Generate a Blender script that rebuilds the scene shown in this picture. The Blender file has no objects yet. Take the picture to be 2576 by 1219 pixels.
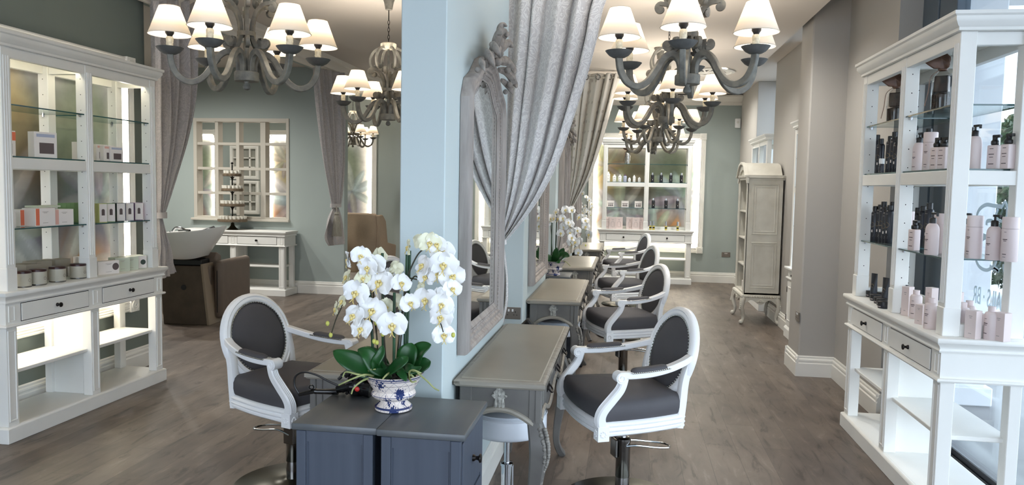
import bpy, bmesh, math, random
from math import sin, cos, pi, radians, sqrt, atan2
from mathutils import Matrix, Vector
random.seed(7)
SC = bpy.context.scene
COL = SC.collection

# ---------------------------------------------------------------- camera
IW, IH, FPX, CAMZ = 2576, 1219, 1921.3, 1.6
_y, _p, _r = radians(8.453), radians(4.109), radians(1.085)
_f = Vector((-sin(_y)*cos(_p), cos(_y)*cos(_p), -sin(_p)))
_rt = Vector((cos(_y), sin(_y), 0)); _up = _rt.cross(_f)
_R = _rt*cos(_r) + _up*sin(_r); _U = _up*cos(_r) - _rt*sin(_r)
cam = bpy.data.cameras.new('camera'); cam.sensor_width = 36.0; cam.lens = FPX/IW*36.0
cam.clip_start = 0.05; cam.clip_end = 200
camo = bpy.data.objects.new('camera', cam); COL.objects.link(camo)
camo.matrix_world = Matrix(((_R.x, _U.x, -_f.x, 0), (_R.y, _U.y, -_f.y, 0), (_R.z, _U.z, -_f.z, CAMZ), (0, 0, 0, 1)))
SC.camera = camo
# measured photo points -> places in the room (all of them real positions in metres)
def _ray(x, y): return _R*(x-IW/2) - _U*(y-IH/2) + _f*FPX
def onX(x, y, v): d = _ray(x, y); k = v/d.x; return Vector((v, d.y*k, CAMZ+d.z*k))
def onY(x, y, v): d = _ray(x, y); k = v/d.y; return Vector((d.x*k, v, CAMZ+d.z*k))
def onZ(x, y, v): d = _ray(x, y); k = (v-CAMZ)/d.z; return Vector((d.x*k, d.y*k, v))

# ---------------------------------------------------------------- world, exposure
W = bpy.data.worlds.new('sky'); SC.world = W; W.use_nodes = True
_n = W.node_tree.nodes; _l = W.node_tree.links
_bg = _n['Background']; _bg.inputs['Color'].default_value = (0.74, 0.85, 1.0, 1); _bg.inputs['Strength'].default_value = 3.2
SC.view_settings.view_transform = 'Standard'; SC.view_settings.look = 'None'
SC.view_settings.gamma = 1.0; SC.view_settings.use_curve_mapping = False
SC.view_settings.exposure = 0.97
SC.cycles.max_bounces = 7; SC.cycles.diffuse_bounces = 4; SC.cycles.glossy_bounces = 3
SC.cycles.transmission_bounces = 4; SC.cycles.transparent_max_bounces = 10
SC.cycles.caustics_reflective = False; SC.cycles.caustics_refractive = False
SC.cycles.sample_clamp_indirect = 4.0
SC.cycles.use_denoising = True
SC.cycles.use_adaptive_sampling = True; SC.cycles.adaptive_threshold = 0.025
BULB_W = 3.0      # watts of one shaded bulb
LED_S = 13.0       # strength of the LED strips
SPOT_W = 28.0     # watts of a ceiling downlight

# ---------------------------------------------------------------- helpers
def lin(c):
    return tuple((v/255/12.92 if v/255 <= 0.04045 else ((v/255+0.055)/1.055)**2.4) for v in c)
MATS = {}
def mat(name, rgb, rough=0.5, metal=0.0, var=0.0, scale=8.0, bump=0.0, bscale=60.0, stretch=(1, 1, 1), spec=0.5, coat=0.0, emit=None, es=0.0, rgb2=None, detail=4.0, coord='Object', sss=0.0):
    m = bpy.data.materials.new(name); m.use_nodes = True; MATS[name] = m
    nt = m.node_tree; N = nt.nodes; L = nt.links; b = N['Principled BSDF']
    c = lin(rgb)
    b.inputs['Base Color'].default_value = (*c, 1); b.inputs['Roughness'].default_value = rough
    b.inputs['Metallic'].default_value = metal; b.inputs['Specular IOR Level'].default_value = spec
    if coat: b.inputs['Coat Weight'].default_value = coat; b.inputs['Coat Roughness'].default_value = 0.1
    if emit: b.inputs['Emission Color'].default_value = (*lin(emit), 1); b.inputs['Emission Strength'].default_value = es
    if var or bump or rgb2:
        tc = N.new('ShaderNodeTexCoord'); mp = N.new('ShaderNodeMapping'); L.new(tc.outputs[coord], mp.inputs[0])
        mp.inputs['Scale'].default_value = stretch
    if var or rgb2:
        nz = N.new('ShaderNodeTexNoise'); nz.inputs['Scale'].default_value = scale; nz.inputs['Detail'].default_value = detail
        L.new(mp.outputs[0], nz.inputs['Vector'])
        cr = N.new('ShaderNodeValToRGB'); cr.color_ramp.elements[0].position = 0.32; cr.color_ramp.elements[1].position = 0.68
        a = lin(rgb2) if rgb2 else tuple(v*(1-var) for v in c); d = c if rgb2 else tuple(min(1, v*(1+var)) for v in c)
        cr.color_ramp.elements[0].color = (*a, 1); cr.color_ramp.elements[1].color = (*d, 1)
        L.new(nz.outputs[0], cr.inputs[0]); L.new(cr.outputs[0], b.inputs['Base Color'])
    if bump:
        n2 = N.new('ShaderNodeTexNoise'); n2.inputs['Scale'].default_value = bscale; n2.inputs['Detail'].default_value = 3
        L.new(mp.outputs[0], n2.inputs['Vector'])
        bp = N.new('ShaderNodeBump'); bp.inputs['Strength'].default_value = bump; bp.inputs['Distance'].default_value = 0.01
        L.new(n2.outputs[0], bp.inputs['Height']); L.new(bp.outputs[0], b.inputs['Normal'])
    return m
def glow(name, rgb, s):
    m = bpy.data.materials.new(name); m.use_nodes = True; nt = m.node_tree
    nt.nodes.remove(nt.nodes['Principled BSDF']); e = nt.nodes.new('ShaderNodeEmission')
    e.inputs[0].default_value = (*lin(rgb), 1); e.inputs[1].default_value = s
    nt.links.new(e.outputs[0], nt.nodes['Material Output'].inputs[0]); MATS[name] = m; return m

class MB:
    def __init__(s): s.v = []; s.f = []; s.m = []; s.mi = 0; s.M = None; s.uv = None
    def add(s, vs, fs):
        o = len(s.v)
        for p in vs:
            p = Vector(p)
            s.v.append(s.M @ p if s.M else p)
        for f in fs: s.f.append([i+o for i in f]); s.m.append(s.mi)
        return s
    def box(s, x0, x1, y0, y1, z0, z1):
        vs = [(x, y, z) for z in (z0, z1) for y in (y0, y1) for x in (x0, x1)]
        return s.add(vs, [(0, 2, 3, 1), (4, 5, 7, 6), (0, 1, 5, 4), (2, 6, 7, 3), (0, 4, 6, 2), (1, 3, 7, 5)])
    def cbox(s, c, d): return s.box(c[0]-d[0]/2, c[0]+d[0]/2, c[1]-d[1]/2, c[1]+d[1]/2, c[2]-d[2]/2, c[2]+d[2]/2)
    def tube(s, pts, r, n=8, closed=False, cap=True, sec=None, up=None):
        P = [Vector(p) for p in pts]; k = len(P)
        if k < 2: return s
        R = r if isinstance(r, (list, tuple)) else [r]*k
        T = []
        for i in range(k):
            a = P[i-1] if (i > 0 or closed) else P[i]; b = P[(i+1) % k] if (i < k-1 or closed) else P[i]
            d = (b-a); T.append(d.normalized() if d.length > 1e-9 else Vector((0, 0, 1)))
        u = Vector(up) if up else (Vector((0, 0, 1)) if abs(T[0].z) < 0.9 else Vector((1, 0, 0)))
        u = (u - T[0]*u.dot(T[0])).normalized()
        vs = []; S = sec or [(cos(2*pi*j/n), sin(2*pi*j/n)) for j in range(n)]; n = len(S)
        for i in range(k):
            u = u - T[i]*u.dot(T[i]); u = u.normalized() if u.length > 1e-6 else Vector((1, 0, 0)); w = T[i].cross(u)
            for a, b in S: vs.append(P[i] + (u*a + w*b)*R[i])
        fs = []
        for i in range(k if closed else k-1):
            j2 = (i+1) % k
            for j in range(n): fs.append((i*n+j, i*n+(j+1) % n, j2*n+(j+1) % n, j2*n+j))
        if cap and not closed: fs.append(tuple(range(n))[::-1]); fs.append(tuple((k-1)*n+j for j in range(n)))
        return s.add(vs, fs)
    def cyl(s, p, q, r0, r1=None, n=16, cap=True): return s.tube([p, q], [r0, r0 if r1 is None else r1], n, cap=cap)
    def lathe(s, prof, n=24, c=(0, 0, 0), sx=1.0, sy=1.0, capb=True, capt=True):
        vs = []; fs = []; k = len(prof)
        for r, z in prof:
            for j in range(n): vs.append((c[0]+r*sx*cos(2*pi*j/n), c[1]+r*sy*sin(2*pi*j/n), c[2]+z))
        for i in range(k-1):
            for j in range(n): fs.append((i*n+j, i*n+(j+1) % n, (i+1)*n+(j+1) % n, (i+1)*n+j))
        if capb and prof[0][0] > 1e-5: fs.append(tuple(range(n))[::-1])
        if capt and prof[-1][0] > 1e-5: fs.append(tuple((k-1)*n+j for j in range(n)))
        return s.add(vs, fs)
    def prism(s, poly, ax, a, b):
        def P(u, v, w): return {'x': (w, u, v), 'y': (u, w, v), 'z': (u, v, w)}[ax]
        n = len(poly); vs = [P(u, v, a) for u, v in poly] + [P(u, v, b) for u, v in poly]
        fs = [tuple(range(n))[::-1], tuple(range(n, 2*n))] + [(i, (i+1) % n, n+(i+1) % n, n+i) for i in range(n)]
        return s.add(vs, fs)
    def ball(s, c, r, n=12, m=8):
        if not isinstance(r, (tuple, list)): r = (r, r, r)
        vs = [(c[0], c[1], c[2]-r[2])]; fs = []
        for i in range(1, m):
            t = -pi/2+pi*i/m
            for j in range(n): a = 2*pi*j/n; vs.append((c[0]+r[0]*cos(t)*cos(a), c[1]+r[1]*cos(t)*sin(a), c[2]+r[2]*sin(t)))
        vs.append((c[0], c[1], c[2]+r[2])); e = len(vs)-1
        for j in range(n): fs.append((0, 1+(j+1) % n, 1+j)); fs.append((e, 1+(m-2)*n+j, 1+(m-2)*n+(j+1) % n))
        for i in range(m-2):
            for j in range(n): fs.append((1+i*n+j, 1+i*n+(j+1) % n, 1+(i+1)*n+(j+1) % n, 1+(i+1)*n+j))
        return s.add(vs, fs)
    def grid(s, fn, nu, nv):
        vs = [fn(i/nu, j/nv) for j in range(nv+1) for i in range(nu+1)]
        return s.add(vs, [(j*(nu+1)+i, j*(nu+1)+i+1, (j+1)*(nu+1)+i+1, (j+1)*(nu+1)+i) for j in range(nv) for i in range(nu)])
    def sweep(s, rect, prof, ax='y', base=0.0, sgn=-1):
        # mitred moulding round a rectangle; prof = [(inset, height)], rect = (u0,u1,v0,v1); ax = normal axis
        u0, u1, v0, v1 = rect
        def P(u, v, h):
            w = base+sgn*h
            return {'y': (u, w, v), 'x': (w, u, v), 'z': (u, v, w)}[ax]
        vs = []; k = len(prof)
        for d, h in prof: vs += [P(u0+d, v0+d, h), P(u1-d, v0+d, h), P(u1-d, v1-d, h), P(u0+d, v1-d, h)]
        return s.add(vs, [(i*4+j, i*4+(j+1) % 4, (i+1)*4+(j+1) % 4, (i+1)*4+j) for i in range(k-1) for j in range(4)])
    def build(s, name, m, parent=None, sm=35, bev=0.0, seg=1, subdiv=0):
        me = bpy.data.meshes.new(name); me.from_pydata([tuple(v) for v in s.v], [], s.f)
        for x in (m if isinstance(m, (list, tuple)) else [m]): me.materials.append(MATS[x] if isinstance(x, str) else x)
        me.polygons.foreach_set('material_index', s.m)
        bm = bmesh.new(); bm.from_mesh(me)
        bmesh.ops.recalc_face_normals(bm, faces=bm.faces)
        if bev:
            es = [e for e in bm.edges if len(e.link_faces) == 2 and e.calc_face_angle(0) > 0.6]
            bmesh.ops.bevel(bm, geom=es, offset=bev, segments=seg, affect='EDGES', clamp_overlap=True, profile=0.5)
        bm.to_mesh(me); bm.free()
        if sm:
            me.polygons.foreach_set('use_smooth', [True]*len(me.polygons)); me.set_sharp_from_angle(angle=radians(sm))
        me.update()
        o = bpy.data.objects.new(name, me); COL.objects.link(o)
        if parent: o.parent = parent
        if subdiv:
            md = o.modifiers.new('sub', 'SUBSURF'); md.levels = subdiv; md.render_levels = subdiv
        return o
def thing(name, label, cat, loc=(0, 0, 0), rz=0.0, group=None):
    o = bpy.data.objects.new(name, None); COL.objects.link(o); o.empty_display_size = 0.1
    o.location = loc; o.rotation_euler = (0, 0, rz); o['label'] = label; o['category'] = cat
    if group: o['group'] = group
    return o
def tag(o, label, cat, group=None, kind=None):
    o['label'] = label; o['category'] = cat
    if group: o['group'] = group
    if kind: o['kind'] = kind
    return o
def struct(o): o['kind'] = 'structure'; return o
def dup(root, loc, rz, label, group=None, scale=None):
    r = root.copy(); COL.objects.link(r); r.location = loc; r.rotation_euler = (0, 0, rz); r['label'] = label
    if group: r['group'] = group
    if scale: r.scale = scale
    def rec(a, b):
        for ch in list(a.children):
            c = ch.copy(); COL.objects.link(c); c.parent = b; rec(ch, c)
    rec(root, r)
    return r
def bez(p, n=10):
    # smooth curve through control points (Catmull-Rom)
    P = [Vector(q) for q in p]; P = [P[0]*2-P[1]] + P + [P[-1]*2-P[-2]]; out = []
    for i in range(1, len(P)-2):
        a, b, c, d = P[i-1:i+3]
        for k in range(n):
            t = k/n
            out.append(0.5*((2*b)+(c-a)*t+(2*a-5*b+4*c-d)*t*t+(3*b-a-3*c+d)*t**3))
    out.append(P[-2]); return out
def spiral(c, r0, r1, a0, a1, n, plane='xz', y=0.0):
    pts = []
    for i in range(n+1):
        t = i/n; r = r0+(r1-r0)*t; a = a0+(a1-a0)*t
        u, v = c[0]+r*cos(a), c[1]+r*sin(a)
        pts.append((u, y, v) if plane == 'xz' else (u, v, y))
    return pts
def rz2(x, y, a): return (x*cos(a)-y*sin(a), x*sin(a)+y*cos(a))
SQ = [(1, 1), (-1, 1), (-1, -1), (1, -1)]
# ---------------------------------------------------------------- materials
mat('cabinet_white', (238, 237, 232), 0.42, var=0.03, scale=3)
mat('moulding_white', (236, 234, 227), 0.45, var=0.03, scale=3)
mat('armoire_white', (214, 211, 200), 0.55, rgb2=(196, 192, 180), scale=5)
mat('chair_white', (246, 246, 246), 0.3, var=0.02, coat=0.2)
mat('grey_leather', (80, 78, 81), 0.62, spec=0.3, var=0.05, scale=6, bump=0.06, bscale=300)
mat('nail_silver', (215, 213, 205), 0.22, metal=1.0)
mat('chrome', (210, 212, 216), 0.10, metal=1.0)
mat('gun_chrome', (140, 138, 136), 0.16, metal=1.0)
mat('base_dark', (78, 76, 64), 0.25, metal=0.85, var=0.1)
mat('table_top', (150, 143, 128), 0.32, var=0.05, scale=4, stretch=(1, 1, 1))
mat('table_body', (112, 109, 104), 0.45, rgb2=(96, 93, 90), scale=7)
mat('table_edge', (158, 151, 139), 0.45, rgb2=(128, 122, 112), scale=40, stretch=(1, 0.1, 1))
mat('applique_grey', (190, 187, 178), 0.6, rgb2=(120, 118, 112), scale=60)
mat('ornament_grey', (150, 146, 138), 0.6, rgb2=(104, 101, 96), scale=50)
mat('dark_metal', (34, 30, 29), 0.35, metal=0.6)
mat('blue_cabinet', (68, 75, 88), 0.5, rgb2=(60, 67, 80), scale=30, stretch=(1, 1, 0.05))
mat('blue_top', (88, 91, 92), 0.38, rgb2=(78, 82, 87), scale=20, stretch=(1, 0.1, 1))
mat('mirror_frame', (172, 164, 158), 0.6, rgb2=(142, 134, 129), scale=26, stretch=(1, 1, 0.12), bump=0.15, bscale=90)
mat('mirror_frame_dark', (166, 158, 151), 0.6, rgb2=(132, 125, 119), scale=45)
mat('mirror_glass', (228, 232, 230), 0.015, metal=1.0)
mat('chandelier_grey', (126, 123, 113), 0.6, rgb2=(96, 94, 88), scale=30, bump=0.1, bscale=60)
mat('cup_grey', (98, 98, 96), 0.55, rgb2=(82, 82, 80), scale=30)
mat('candle_cream', (226, 219, 198), 0.6, rgb2=(190, 182, 160), scale=70)
mat('black_plastic', (20, 19, 20), 0.4)
mat('black_gloss', (14, 14, 16), 0.18, coat=0.3)
mat('bottle_black', (26, 28, 38), 0.35)
mat('bottle_pink', (224, 208, 206), 0.42)
mat('box_pink', (224, 208, 204), 0.6)
mat('print_dark', (96, 84, 84), 0.7)
mat('print_grey', (170, 160, 158), 0.7)
mat('gold_ring', (150, 128, 92), 0.45, metal=0.4)
mat('white_plastic', (240, 240, 238), 0.35)
mat('box_white', (238, 232, 228), 0.6)
mat('box_orange', (226, 120, 88), 0.6)
mat('box_salmon', (226, 178, 166), 0.6)
mat('box_blue', (176, 184, 206), 0.6)
mat('box_green', (126, 160, 112), 0.6)
mat('box_lime', (206, 208, 142), 0.6)
mat('box_darkgreen', (58, 72, 68), 0.6)
mat('box_slate', (116, 116, 138), 0.6)
mat('box_purple', (122, 92, 128), 0.6)
mat('box_sage', (200, 208, 190), 0.6)
mat('box_taupe', (150, 143, 130), 0.6)
mat('candle_jar', (188, 184, 170), 0.35)
mat('candle_lid', (58, 30, 30), 0.3)
mat('amber_vial', (206, 190, 96), 0.15)
mat('bag_brown', (98, 66, 48), 0.4, var=0.4, scale=25)
mat('foil_silver', (190, 186, 180), 0.16, metal=0.9, bump=0.6, bscale=40)
mat('brush_black', (24, 22, 22), 0.35, rgb2=(70, 54, 46), scale=30)
mat('socket_metal', (128, 120, 112), 0.35, metal=0.5)
mat('white_leather', (226, 230, 236), 0.4, var=0.02)
mat('basin_white', (232, 230, 224), 0.15, coat=0.4)
mat('brown_leather', (104, 90, 78), 0.5, var=0.06, scale=10)
mat('brown_box', (86, 72, 58), 0.55, rgb2=(70, 58, 46), scale=6)
mat('brown_edge', (140, 124, 104), 0.5)
mat('wing_taupe', (168, 148, 126), 0.8, var=0.04, scale=60)
mat('wood_tier', (120, 104, 84), 0.7, rgb2=(92, 78, 62), scale=30, stretch=(1, 1, 0.2))
mat('cup_frost', (226, 222, 210), 0.35)
mat('leaf_green', (30, 84, 34), 0.36, rgb2=(20, 62, 26), scale=9)
mat('stick_green', (30, 74, 40), 0.45, rgb2=(18, 48, 26), scale=20)
mat('stem_dark', (44, 42, 24), 0.6)
mat('root_green', (172, 176, 118), 0.6, rgb2=(140, 150, 96), scale=30)
mat('bud_yellow', (196, 196, 96), 0.5)
mat('petal_white', (246, 246, 246), 0.5)
mat('petal_cream', (238, 236, 208), 0.5)
mat('lip_yellow', (226, 196, 96), 0.5, rgb2=(240, 226, 170), scale=90)
mat('soil_black', (26, 22, 20), 0.95, bump=0.6, bscale=80)
mat('red_dot', (196, 40, 36), 0.4)
mat('rod_cream', (206, 200, 188), 0.5)
mat('tassel_grey', (170, 164, 150), 0.8, rgb2=(140, 134, 122), scale=120, stretch=(1, 1, 0.05))
mat('vent_white', (222, 220, 214), 0.5)
mat('frame_bluegrey', (82, 94, 106), 0.4)
mat('sill_black', (30, 32, 36), 0.4)
mat('decal_white', (190, 206, 216), 0.6)
mat('paving', (150, 152, 154), 0.8, rgb2=(128, 130, 134), scale=2)
mat('outside_white', (226, 230, 234), 0.7)
mat('foliage', (62, 84, 50), 0.6, rgb2=(34, 52, 28), scale=3)
mat('bark', (70, 62, 54), 0.9)
mat('window_room_white', (196, 190, 178), 0.5)
mat('shelf_inner', (150, 150, 142), 0.7)
mat('wall_sage', (163, 173, 169), 0.75, var=0.015, scale=2)
mat('wall_sage_dimmed', (116, 124, 118), 0.75, var=0.015, scale=2)  # same sage, darkened to stand in for dimmer light on the left wall
mat('wall_blue', (200, 212, 213), 0.7, var=0.012, scale=2)
mat('wall_taupe', (178, 174, 168), 0.75, var=0.015, scale=2)
mat('ceiling_paint', (206, 198, 189), 0.85)
mat('cornice_paint', (230, 224, 214), 0.7)
mat('black_box', (26, 28, 36), 0.6)
mat('black_stud', (22, 21, 22), 0.35)
glow('led_white', (255, 246, 232), LED_S)
glow('bulb_glow', (255, 236, 205), 6.0)
glow('spot_glow', (255, 244, 228), 12.0)
glow('led_warm', (255, 244, 214), 9.0)

def floor_mat():
    m = bpy.data.materials.new('floor_planks'); m.use_nodes = True; nt = m.node_tree; N = nt.nodes; L = nt.links; b = N['Principled BSDF']
    tc = N.new('ShaderNodeTexCoord'); mp = N.new('ShaderNodeMapping'); L.new(tc.outputs['Object'], mp.inputs[0])
    mp.inputs['Rotation'].default_value = (0, 0, pi/2)
    br = N.new('ShaderNodeTexBrick'); L.new(mp.outputs[0], br.inputs['Vector'])
    br.inputs['Scale'].default_value = 1.0; br.inputs['Brick Width'].default_value = 1.22; br.inputs['Row Height'].default_value = 0.18
    br.inputs['Mortar Size'].default_value = 0.0016; br.inputs['Mortar Smooth'].default_value = 0.2; br.inputs['Bias'].default_value = 0.0; br.offset = 0.37
    br.inputs['Color1'].default_value = (*lin((117, 106, 97)), 1); br.inputs['Color2'].default_value = (*lin((96, 86, 79)), 1); br.inputs['Mortar'].default_value = (*lin((84, 76, 70)), 1)
    mp2 = N.new('ShaderNodeMapping'); L.new(tc.outputs['Object'], mp2.inputs[0]); mp2.inputs['Scale'].default_value = (13, 3.0, 1)
    n1 = N.new('ShaderNodeTexNoise'); n1.inputs['Scale'].default_value = 1.0; n1.inputs['Detail'].default_value = 8; n1.inputs['Roughness'].default_value = 0.65; n1.inputs['Distortion'].default_value = 0.7
    L.new(mp2.outputs[0], n1.inputs['Vector'])
    cr = N.new('ShaderNodeValToRGB'); E = cr.color_ramp.elements
    E[0].position = 0.34; E[0].color = (0.46, 0.43, 0.42, 1); E[1].position = 0.70; E[1].color = (1.5, 1.5, 1.5, 1)
    e = E.new(0.44); e.color = (0.94, 0.93, 0.92, 1); e = E.new(0.58); e.color = (1.04, 1.03, 1.02, 1)
    L.new(n1.outputs[0], cr.inputs[0])
    mp3 = N.new('ShaderNodeMapping'); L.new(tc.outputs['Object'], mp3.inputs[0]); mp3.inputs['Scale'].default_value = (4.5, 1.8, 1)
    n2 = N.new('ShaderNodeTexNoise'); n2.inputs['Scale'].default_value = 1.3; n2.inputs['Detail'].default_value = 5; L.new(mp3.outputs[0], n2.inputs['Vector'])
    cr2 = N.new('ShaderNodeValToRGB'); cr2.color_ramp.elements[0].position = 0.35; cr2.color_ramp.elements[0].color = (0.80, 0.79, 0.79, 1)
    cr2.color_ramp.elements[1].position = 0.62; cr2.color_ramp.elements[1].color = (1.22, 1.21, 1.20, 1); L.new(n2.outputs[0], cr2.inputs[0])
    mx = N.new('ShaderNodeMix'); mx.data_type = 'RGBA'; mx.blend_type = 'MULTIPLY'; mx.inputs[0].default_value = 0.95
    L.new(br.outputs[0], mx.inputs[6]); L.new(cr.outputs[0], mx.inputs[7])
    mx2 = N.new('ShaderNodeMix'); mx2.data_type = 'RGBA'; mx2.blend_type = 'MULTIPLY'; mx2.inputs[0].default_value = 0.8
    L.new(mx.outputs[2], mx2.inputs[6]); L.new(cr2.outputs[0], mx2.inputs[7]); L.new(mx2.outputs[2], b.inputs['Base Color'])
    b.inputs['Roughness'].default_value = 0.42; b.inputs['Specular IOR Level'].default_value = 0.45
    bp = N.new('ShaderNodeBump'); bp.inputs['Strength'].default_value = 0.12; bp.inputs['Distance'].default_value = 0.004
    L.new(n1.outputs[0], bp.inputs['Height']); L.new(bp.outputs[0], b.inputs['Normal'])
    MATS['floor_planks'] = m
floor_mat()

def glass_mat(name, tint, fac=0.08):
    m = bpy.data.materials.new(name); m.use_nodes = True; nt = m.node_tree; N = nt.nodes; L = nt.links
    N.remove(N['Principled BSDF'])
    t = N.new('ShaderNodeBsdfTransparent'); t.inputs[0].default_value = (*tint, 1)
    g = N.new('ShaderNodeBsdfGlossy'); g.inputs['Roughness'].default_value = 0.02; g.inputs['Color'].default_value = (0.9, 0.95, 0.95, 1)
    lw = N.new('ShaderNodeLayerWeight'); lw.inputs[0].default_value = 0.5
    pw = N.new('ShaderNodeMath'); pw.operation = 'POWER'; pw.inputs[1].default_value = 5.0; L.new(lw.outputs['Facing'], pw.inputs[0])
    fr = N.new('ShaderNodeMath'); fr.operation = 'MULTIPLY_ADD'; fr.inputs[1].default_value = 0.9; fr.inputs[2].default_value = 0.04; L.new(pw.outputs[0], fr.inputs[0])
    mx = N.new('ShaderNodeMixShader'); L.new(fr.outputs[0], mx.inputs[0]); L.new(t.outputs[0], mx.inputs[1]); L.new(g.outputs[0], mx.inputs[2])
    L.new(mx.outputs[0], N['Material Output'].inputs[0]); MATS[name] = m
glass_mat('shelf_glass', (0.93, 0.975, 0.96)); glass_mat('window_glass', (0.97, 0.985, 0.98)); glass_mat('bag_film', (0.86, 0.84, 0.82))
mat('glass_edge', (22, 72, 74), 0.15, spec=0.6)

def shade_mat():
    m = bpy.data.materials.new('lampshade_fabric'); m.use_nodes = True; nt = m.node_tree; N = nt.nodes; L = nt.links
    N.remove(N['Principled BSDF'])
    d = N.new('ShaderNodeBsdfDiffuse'); d.inputs[0].default_value = (*lin((226, 219, 208)), 1)
    t = N.new('ShaderNodeBsdfTranslucent'); t.inputs[0].default_value = (*lin((226, 206, 178)), 1)
    mx = N.new('ShaderNodeMixShader'); mx.inputs[0].default_value = 0.17
    L.new(d.outputs[0], mx.inputs[1]); L.new(t.outputs[0], mx.inputs[2]); L.new(mx.outputs[0], N['Material Output'].inputs[0])
    MATS['lampshade_fabric'] = m
shade_mat()

def fabric_mat(name, base, light, kind):
    # woven curtain cloth: damask leaves or small sprigs, in the cloth's own uv (metres)
    m = bpy.data.materials.new(name); m.use_nodes = True; nt = m.node_tree; N = nt.nodes; L = nt.links; b = N['Principled BSDF']
    uv = N.new('ShaderNodeUVMap'); uv.uv_map = 'cloth'
    nz = N.new('ShaderNodeTexNoise'); nz.inputs['Scale'].default_value = 9.0 if kind == 'damask' else 3.0; nz.inputs['Detail'].default_value = 2
    L.new(uv.outputs[0], nz.inputs['Vector'])
    mxv = N.new('ShaderNodeMix'); mxv.data_type = 'RGBA'; mxv.blend_type = 'LINEAR_LIGHT'; mxv.inputs[0].default_value = 0.10 if kind == 'damask' else 0.02
    L.new(uv.outputs[0], mxv.inputs[6]); L.new(nz.outputs[1], mxv.inputs[7])
    vo = N.new('ShaderNodeTexVoronoi'); L.new(mxv.outputs[2], vo.inputs['Vector'])
    cr = N.new('ShaderNodeValToRGB'); E = cr.color_ramp.elements
    if kind == 'damask':
        vo.feature = 'DISTANCE_TO_EDGE'; vo.inputs['Scale'].default_value = 8.5
        wv = N.new('ShaderNodeMath'); wv.operation = 'SINE'; ml = N.new('ShaderNodeMath'); ml.operation = 'MULTIPLY'; ml.inputs[1].default_value = 34.0
        L.new(vo.outputs['Distance'], ml.inputs[0]); L.new(ml.outputs[0], wv.inputs[0])
        E[0].position = 0.35; E[0].color = (*lin(base), 1); E[1].position = 0.6; E[1].color = (*lin(light), 1)
        L.new(wv.outputs[0], cr.inputs[0])
    else:
        vo.feature = 'F1'; vo.inputs['Scale'].default_value = 7.5; vo.inputs['Randomness'].default_value = 0.25
        E[0].position = 0.16; E[0].color = (*lin(light), 1); E[1].position = 0.21; E[1].color = (*lin(base), 1)
        L.new(vo.outputs['Distance'], cr.inputs[0])
    L.new(cr.outputs[0], b.inputs['Base Color']); b.inputs['Roughness'].default_value = 0.75; b.inputs['Sheen Weight'].default_value = 0.15
    MATS[name] = m
fabric_mat('curtain_damask', (206, 202, 201), (228, 225, 223), 'damask')
fabric_mat('curtain_sprig', (222, 216, 206), (186, 179, 170), 'sprig')
fabric_mat('curtain_velvet', (172, 167, 166), (186, 181, 179), 'damask')

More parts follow.
